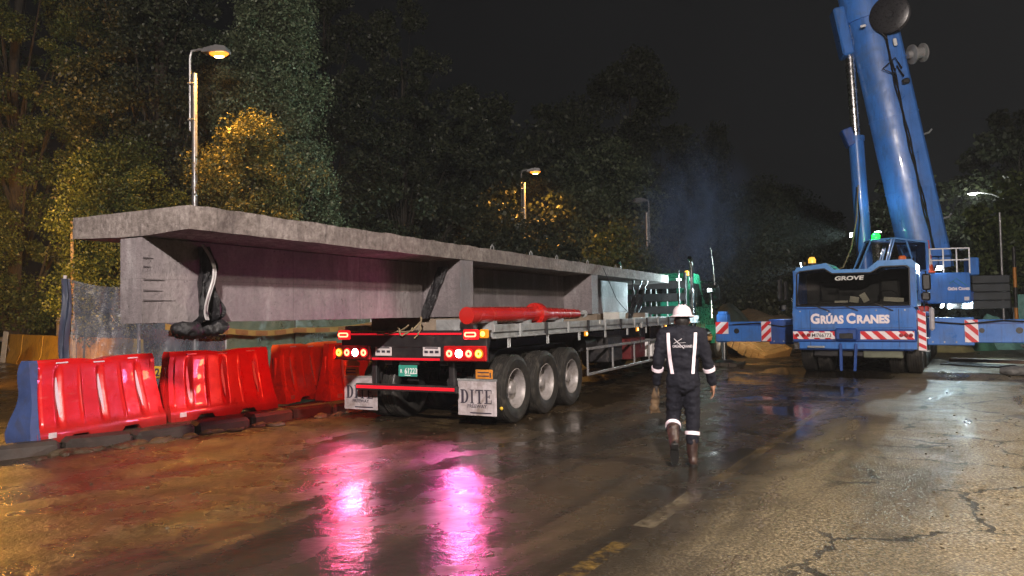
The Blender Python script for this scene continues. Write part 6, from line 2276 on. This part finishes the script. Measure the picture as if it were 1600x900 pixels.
# ================================================================== LEFT BACKGROUND
YB = mat('yellow_concrete_barrier', (.50, .30, .025), .6, 0, .25, 2.5, .3, 14, .35, (.12, .08, .03))
A0, A1 = Vector((-20.89, 30.58)), Vector((-8.9, 18.1))
dv = (A1 - A0).normalized()
ya = math.degrees(math.atan2(dv.x, dv.y))
LBL = ['leftmost yellow concrete barrier at the picture edge', 'yellow concrete barrier left of the lettered one', 'yellow concrete barrier with dark painted letters AUT', 'yellow concrete barrier right of the lettered one', 'yellow concrete barrier hidden mostly behind the first red barrier']
for k in range(5):
    c = A0 + dv * (1.6 + k * 3.3)
    t = thing('jersey_barrier', LBL[k], 'barrier', (c.x, c.y, 0), ya, 'yellow concrete barriers')
    sec = [(-.30, 0), (.30, 0), (.30, .10), (.17, .42), (.11, 1.12), (-.11, 1.12), (-.17, .42), (-.30, .10)]
    rough_loft(sec, list(np.linspace(-1.6, 1.6, 12)), .008, k * 3.0, lambda x, z: False).build('barrier_body', YB, t, smooth=25)
    if k == 2:
        # face towards the road is local -X or +X: the one that looks at the camera
        for j, ch in enumerate('AUT'):
            M = Matrix.Translation((.142, .55 - .62 * j, .52)) @ Matrix.Rotation(R(90), 4, 'Z') @ Matrix.Rotation(R(85), 4, 'X')
            M2 = Matrix.Translation((-.142, -.55 + .62 * j, .52)) @ Matrix.Rotation(R(-90), 4, 'Z') @ Matrix.Rotation(R(85), 4, 'X')
            side = M if (Matrix.Rotation(-R(ya), 3, 'Z') @ Vector((1, 0, 0))).dot(Vector((-c.x, -c.y, 0))) > 0 else M2
            if side is M:
                side = Matrix.Translation((.150, -.62 + .62 * j, .46)) @ Matrix.Rotation(R(90), 4, 'Z') @ Matrix.Rotation(R(85), 4, 'X')
            else:
                side = Matrix.Translation((-.150, .62 - .62 * j, .46)) @ Matrix.Rotation(R(-90), 4, 'Z') @ Matrix.Rotation(R(85), 4, 'X')
            text('painted_letter', ch, .72, side, INK, t, .012, .75, .006)
def ground_at(x, y):
    return max(0.0, bank_h(x, y))
def stump(label, x, y, h, r, lean, m, nm='timber_post', cat='post'):
    t = thing(nm, label, cat, (x, y, ground_at(x, y) - .1), 0, 'posts on the bank')
    pts, rs = [], []
    for k in range(7):
        f = k / 6
        pts.append((lean * f * h + .04 * mn.noise(Vector((x, f * 4, 1))), .04 * mn.noise(Vector((x, f * 4, 6))), f * h))
        rs.append(r * (1 - .3 * f) * (1 + .1 * mn.noise(Vector((x, f * 6, 3)))))
    mb = MB()
    mb.tube(pts, rs, 10)
    mb.build('post_shaft', m, t, smooth=50)
    return t
PALEW = NT('pale_weathered_trunk')
n = PALEW
g = n.noise(4, 7, .7, vec=n.mapping((5, 5, .6)))
n.set(color=n.ramp(g, [(.3, (.09, .075, .055)), (.55, (.24, .20, .155)), (.75, (.38, .33, .27))]), rough=.85, normal=n.bump(g, .9, .03))
PALEW = n.m
st = stump('thick pale tree stump standing on the grass bank', -16.9, 27.6, 2.7, .24, .02, PALEW, 'tree_stump', 'stump')
for z in (1.0, 1.75):
    cz = MB()
    cz.lathe([(.225, -.02), (.225, .02), (.2, .02), (.2, -.02)], 14, Matrix.Translation((.03, 0, z)) @ Matrix.Rotation(-PI / 2, 4, 'Y'), close=True)
    cz.build('wire_tie', GALV, st, smooth=40)
tp_ = stump('tall thin leaning wooden pole left of the plastic sheet', -12.6, 21.2, 4.6, .065, -.02, PALEW, 'wooden_pole', 'pole')
stump('thin pale post behind the sheet fence, left one', -12.3, 22.6, 2.4, .10, .02, PALEW)
stump('thin pale post behind the sheet fence beside the girder web', -11.9, 23.6, 2.6, .06, .03, PALEW)
rag = thing('dangling_rag', 'yellowish rag tied to the thin wooden pole', 'rag', (-12.6, 21.15, 0), 0)
sheet(lambda u, v: (-.10 + .16 * v + .03 * math.sin(u * 7), -.06 - .04 * math.sin(v * 8), 2.75 - .40 * u + .05 * mn.noise(Vector((u * 4, v * 4, 0)))), 10, 8, 'cloth', mat('yellow_rag', (.30, .18, .05), .8), rag)
MB().tube([(-.3, -.05, 2.78), (0, -.08, 2.80), (.1, 0, 2.80), (0, .08, 2.8), (-.1, 0, 2.79)], .012, 5).build('string', ROPE, rag, smooth=60)
for k, (x, lb) in enumerate(((-20.9, 'pale leaning board at the far left, nearer the edge'), (-20.35, 'pale leaning board at the far left, beside its twin'))):
    t = thing('leaning_board', lb, 'board', (x, 29.5, ground_at(x, 29.5)), 20, 'leaning boards on the bank')
    MB().box((0, 0, .62), (.26, .04, 1.25), .006, rot=Matrix.Rotation(R(9), 4, 'Y')).build('panel', mat('pale_blue_board', (.36, .40, .44), .5, 0, .25, 5), t)
    MB().box((.0, .22, .45), (.05, .04, .95), rot=Matrix.Rotation(R(22), 4, 'X')).build('prop', WT, t)
# guard rail in the dark behind
gr = thing('guard_rail', 'low grey guard rail running through the dark grass at the left', 'guard rail', (-21.5, 33.5, ground_at(-21.5, 33.5)), 0)
MB().box((2.5, 0, .55), (14.0, .05, .22), .02).build('rail', GALV, gr)
for k in range(6):
    MB().box((-4 + k * 2.6, .06, .30), (.08, .08, .62)).build('post', GALV, gr)

# ================================================================== MIDDLE AND RIGHT BACKGROUND
def mats(label, x, y, yaw, tilt, roll, n_, L, w, h, z):
    t = thing('timber_mat', label, 'timber mat', (x, y, z), yaw)
    t.rotation_euler = (R(tilt), R(roll), -R(yaw))
    for k in range(n_):
        MB().box(((k - (n_ - 1) / 2) * w, rnd.uniform(-.05, .05), h / 2 + rnd.uniform(-.012, .012)), (w - .03, L, h), .016).build('plank', TIMBER, t)
    for e in (-1, 1):
        MB().box((0, e * L * .36, h + .022), (n_ * w, .10, .04)).build('cross_batten', TIMBER, t)
    return t
mats('pale timber mat tilted beneath the picture-left outrigger beam', 8.35, 25.2, 52, 8, 26, 6, 1.5, .26, .40, .16)
mats('pale timber mat leaning behind the outrigger jack', 8.1, 26.3, 20, -34, 0, 4, 1.5, .24, .14, .58)
mats('pale timber mat tip showing beside the crane cab', 10.6, 27.2, 60, 0, -40, 3, 1.2, .24, .14, .78)
SOIL = NT('soil_heap')
n = SOIL
n.set(color=n.ramp(n.noise(3, 7, .7), [(.3, (.035, .027, .018)), (.7, (.11, .085, .055))]), rough=.85, normal=n.bump(n.noise(8, 7, .7), .9, .06))
SOIL = n.m
def heap(label, x, y, r, h, m, nm, cat, seed, sy=1.0):
    mb = MB()
    NN = 26
    for j in range(NN + 1):
        for i in range(NN + 1):
            a, b_ = (i / NN - .5) * 2, (j / NN - .5) * 2
            d = math.sqrt(a * a + b_ * b_)
            z = h * max(0, 1 - d * d) ** 1.1 + .22 * h * mn.noise(Vector((a * 3 + seed, b_ * 3, 0))) * max(0, 1 - d * .8)
            mb.v.append((a * r, b_ * r * sy, max(-.05, z - .02)))
    for j in range(NN):
        for i in range(NN):
            mb.f.append((j * (NN + 1) + i, j * (NN + 1) + i + 1, (j + 1) * (NN + 1) + i + 1, (j + 1) * (NN + 1) + i))
    o = mb.build(nm, m, None, smooth=60, loc=(x, y, 0))
    return tag(o, label, cat)
heap('low brown heap of soil behind the timber mats', 10.2, 30.5, 3.0, 1.55, SOIL, 'soil_heap', 'soil heap', 1)
heap('dark tarpaulin-covered mound beside the truck cab', 8.4, 29.0, 1.7, 1.75, mat('dark_tarp', (.03, .04, .035), .5, 0, .3, 4, .5, 6), 'tarp_mound', 'tarp mound', 5)
GRB = mat('grey_debris', (.13, .13, .13), .6, 0, .4, 5, .6, 12)
mb = MB()
for (dx, dy, r_) in ((0, 0, .20), (.28, .05, .18), (.5, -.05, .2), (.2, .1, .16), (.75, .1, .22)):
    ellipsoid(mb, (dx, dy, r_ * .45), (r_ * 1.5, r_ * 1.1, r_ * .6), Matrix.Rotation(dx * 4, 4, 'Z'), 12)
o = fuse(mb, 'sandbag_pile', GRB, None, .025, 2, .03, 9)
o.location = (11.45, 16.9, 0)
tag(o, 'wet grey sandbags lying on the road at the right edge', 'sandbags')
t = thing('steel_plate', 'dark steel plate and angle lying under the right outrigger beam', 'steel plate', (12.3, 19.6, 0), 60)
MB().box((0, 0, .03), (1.5, .8, .04), .008).build('plate', BLACKSTEEL, t)
MB().box((.2, .1, .14), (1.8, .10, .10), .01, rot=Matrix.Rotation(R(8), 4, 'Z')).build('angle', mat('rusty_angle', (.12, .07, .045), .6, 0, .4, 6), t)
sp = thing('sign_post', 'thin grey post with a small white sign at the right behind the crane', 'sign', (19.0, 28.5, 0), 30)
MB().cyl((0, 0, -.1), (0, 0, 5.2), .045, n=10).build('post', POLE, sp, smooth=40)
MB().box((0, -.06, 2.05), (.22, .02, .42), .006).build('sign_plate', mat('pale_sign', (.55, .66, .66), .4), sp)
op = thing('orange_pole', 'orange and black marker pole at the right edge beside the green panel', 'pole', (18.6, 27.2, 0), 30)
for k in range(5):
    MB().cyl((0, 0, k * .75), (0, 0, k * .75 + .745), .06, n=10).build('pole_section', ORANGE if k % 2 else BLACKSTEEL, op, smooth=40)
gp = thing('site_hoarding', 'green mesh hoarding panels at the right edge behind the crane', 'hoarding', (20.0, 27.6, 0), 30)
for k in range(3):
    MB().box((k * 1.9, 0, 1.05), (1.86, .05, 1.9), .008).build('panel', mat('green_hoarding', (.03, .20, .17), .5, 0, .25, 4, .2, 20), gp)
    MB().cyl((k * 1.9 - .94, 0, 0), (k * 1.9 - .94, 0, 2.05), .03, n=8).build('post', GALV, gp)
for k, (lx, ly, lb, c_) in enumerate(((16.6, 27.0, 'green tarpaulin bundle on the ground behind the right outrigger beam', (.06, .20, .13)), (15.3, 26.2, 'yellowish tarpaulin bundle behind the right outrigger beam', (.22, .20, .09)), (17.9, 27.6, 'pale teal tarpaulin bundle beside the hoarding', (.16, .36, .32)))):
    o = heap(lb, lx, ly, .95, 1.2, mat('tarp_bundle_%d' % k, c_, .55, 0, .35, 4, .5, 7), 'tarp_bundle', 'tarp bundle', 20 + k)
    o['group'] = 'tarpaulin bundles behind the crane'

HAZE = 0.0005
# ================================================================== EXHAUST SMOKE
n = NT('smoke')
n.t.nodes.remove(n.b)
pv = n.new('ShaderNodeVolumePrincipled')
pv.inputs['Color'].default_value = (.34, .52, 1.0, 1)  # blue light on the smoke is put into its own colour
tc = n.new('ShaderNodeTexCoord')
sp_ = n.new('ShaderNodeVectorMath', operation='LENGTH')
n.link(tc.outputs['Object'], sp_.inputs[0])
fall = n.mrange(sp_.outputs['Value'], 1.0, .0)
nz = n.ramp(n.noise(1.5, 5, .6, dist=1.2), [(.42, 0), (.72, 1)])
n.link(n.math('MULTIPLY', n.math('MULTIPLY', fall, nz), 1.1), pv.inputs['Density'])
n.link(pv.outputs[0], n.out.inputs['Volume'])
SMOKE = n.m
def smoke(loc, sc, lb):
    mb = MB()
    ellipsoid(mb, (0, 0, 0), (1, 1, 1), None, 20)
    o = mb.build('exhaust_smoke', SMOKE, None, smooth=60)
    o.location = loc
    o.scale = sc
    tag(o, lb, None, kind='stuff')
smoke((6.7, 27.0, 5.0), (2.7, 2.0, 3.7), 'exhaust smoke coloured blue as if lit, drifting above the truck cab')

# ================================================================== NIGHT MIST
n = NT('mist')
n.t.nodes.remove(n.b)
pv = n.new('ShaderNodeVolumePrincipled')
pv.inputs['Color'].default_value = (.85, .88, .92, 1)
pv.inputs['Density'].default_value = HAZE
n.link(pv.outputs[0], n.out.inputs['Volume'])
hz_ = MB().box((0, 40, 14), (190, 170, 32)).build('haze', n.m)
tag(hz_, 'thin damp night mist over the whole site', None, kind='stuff')

for o in list(bpy.data.objects):
    if o.type == 'EMPTY' and not o.children and o.name not in ():
        bpy.data.objects.remove(o)
bpy.data.scenes.remove(TMP)
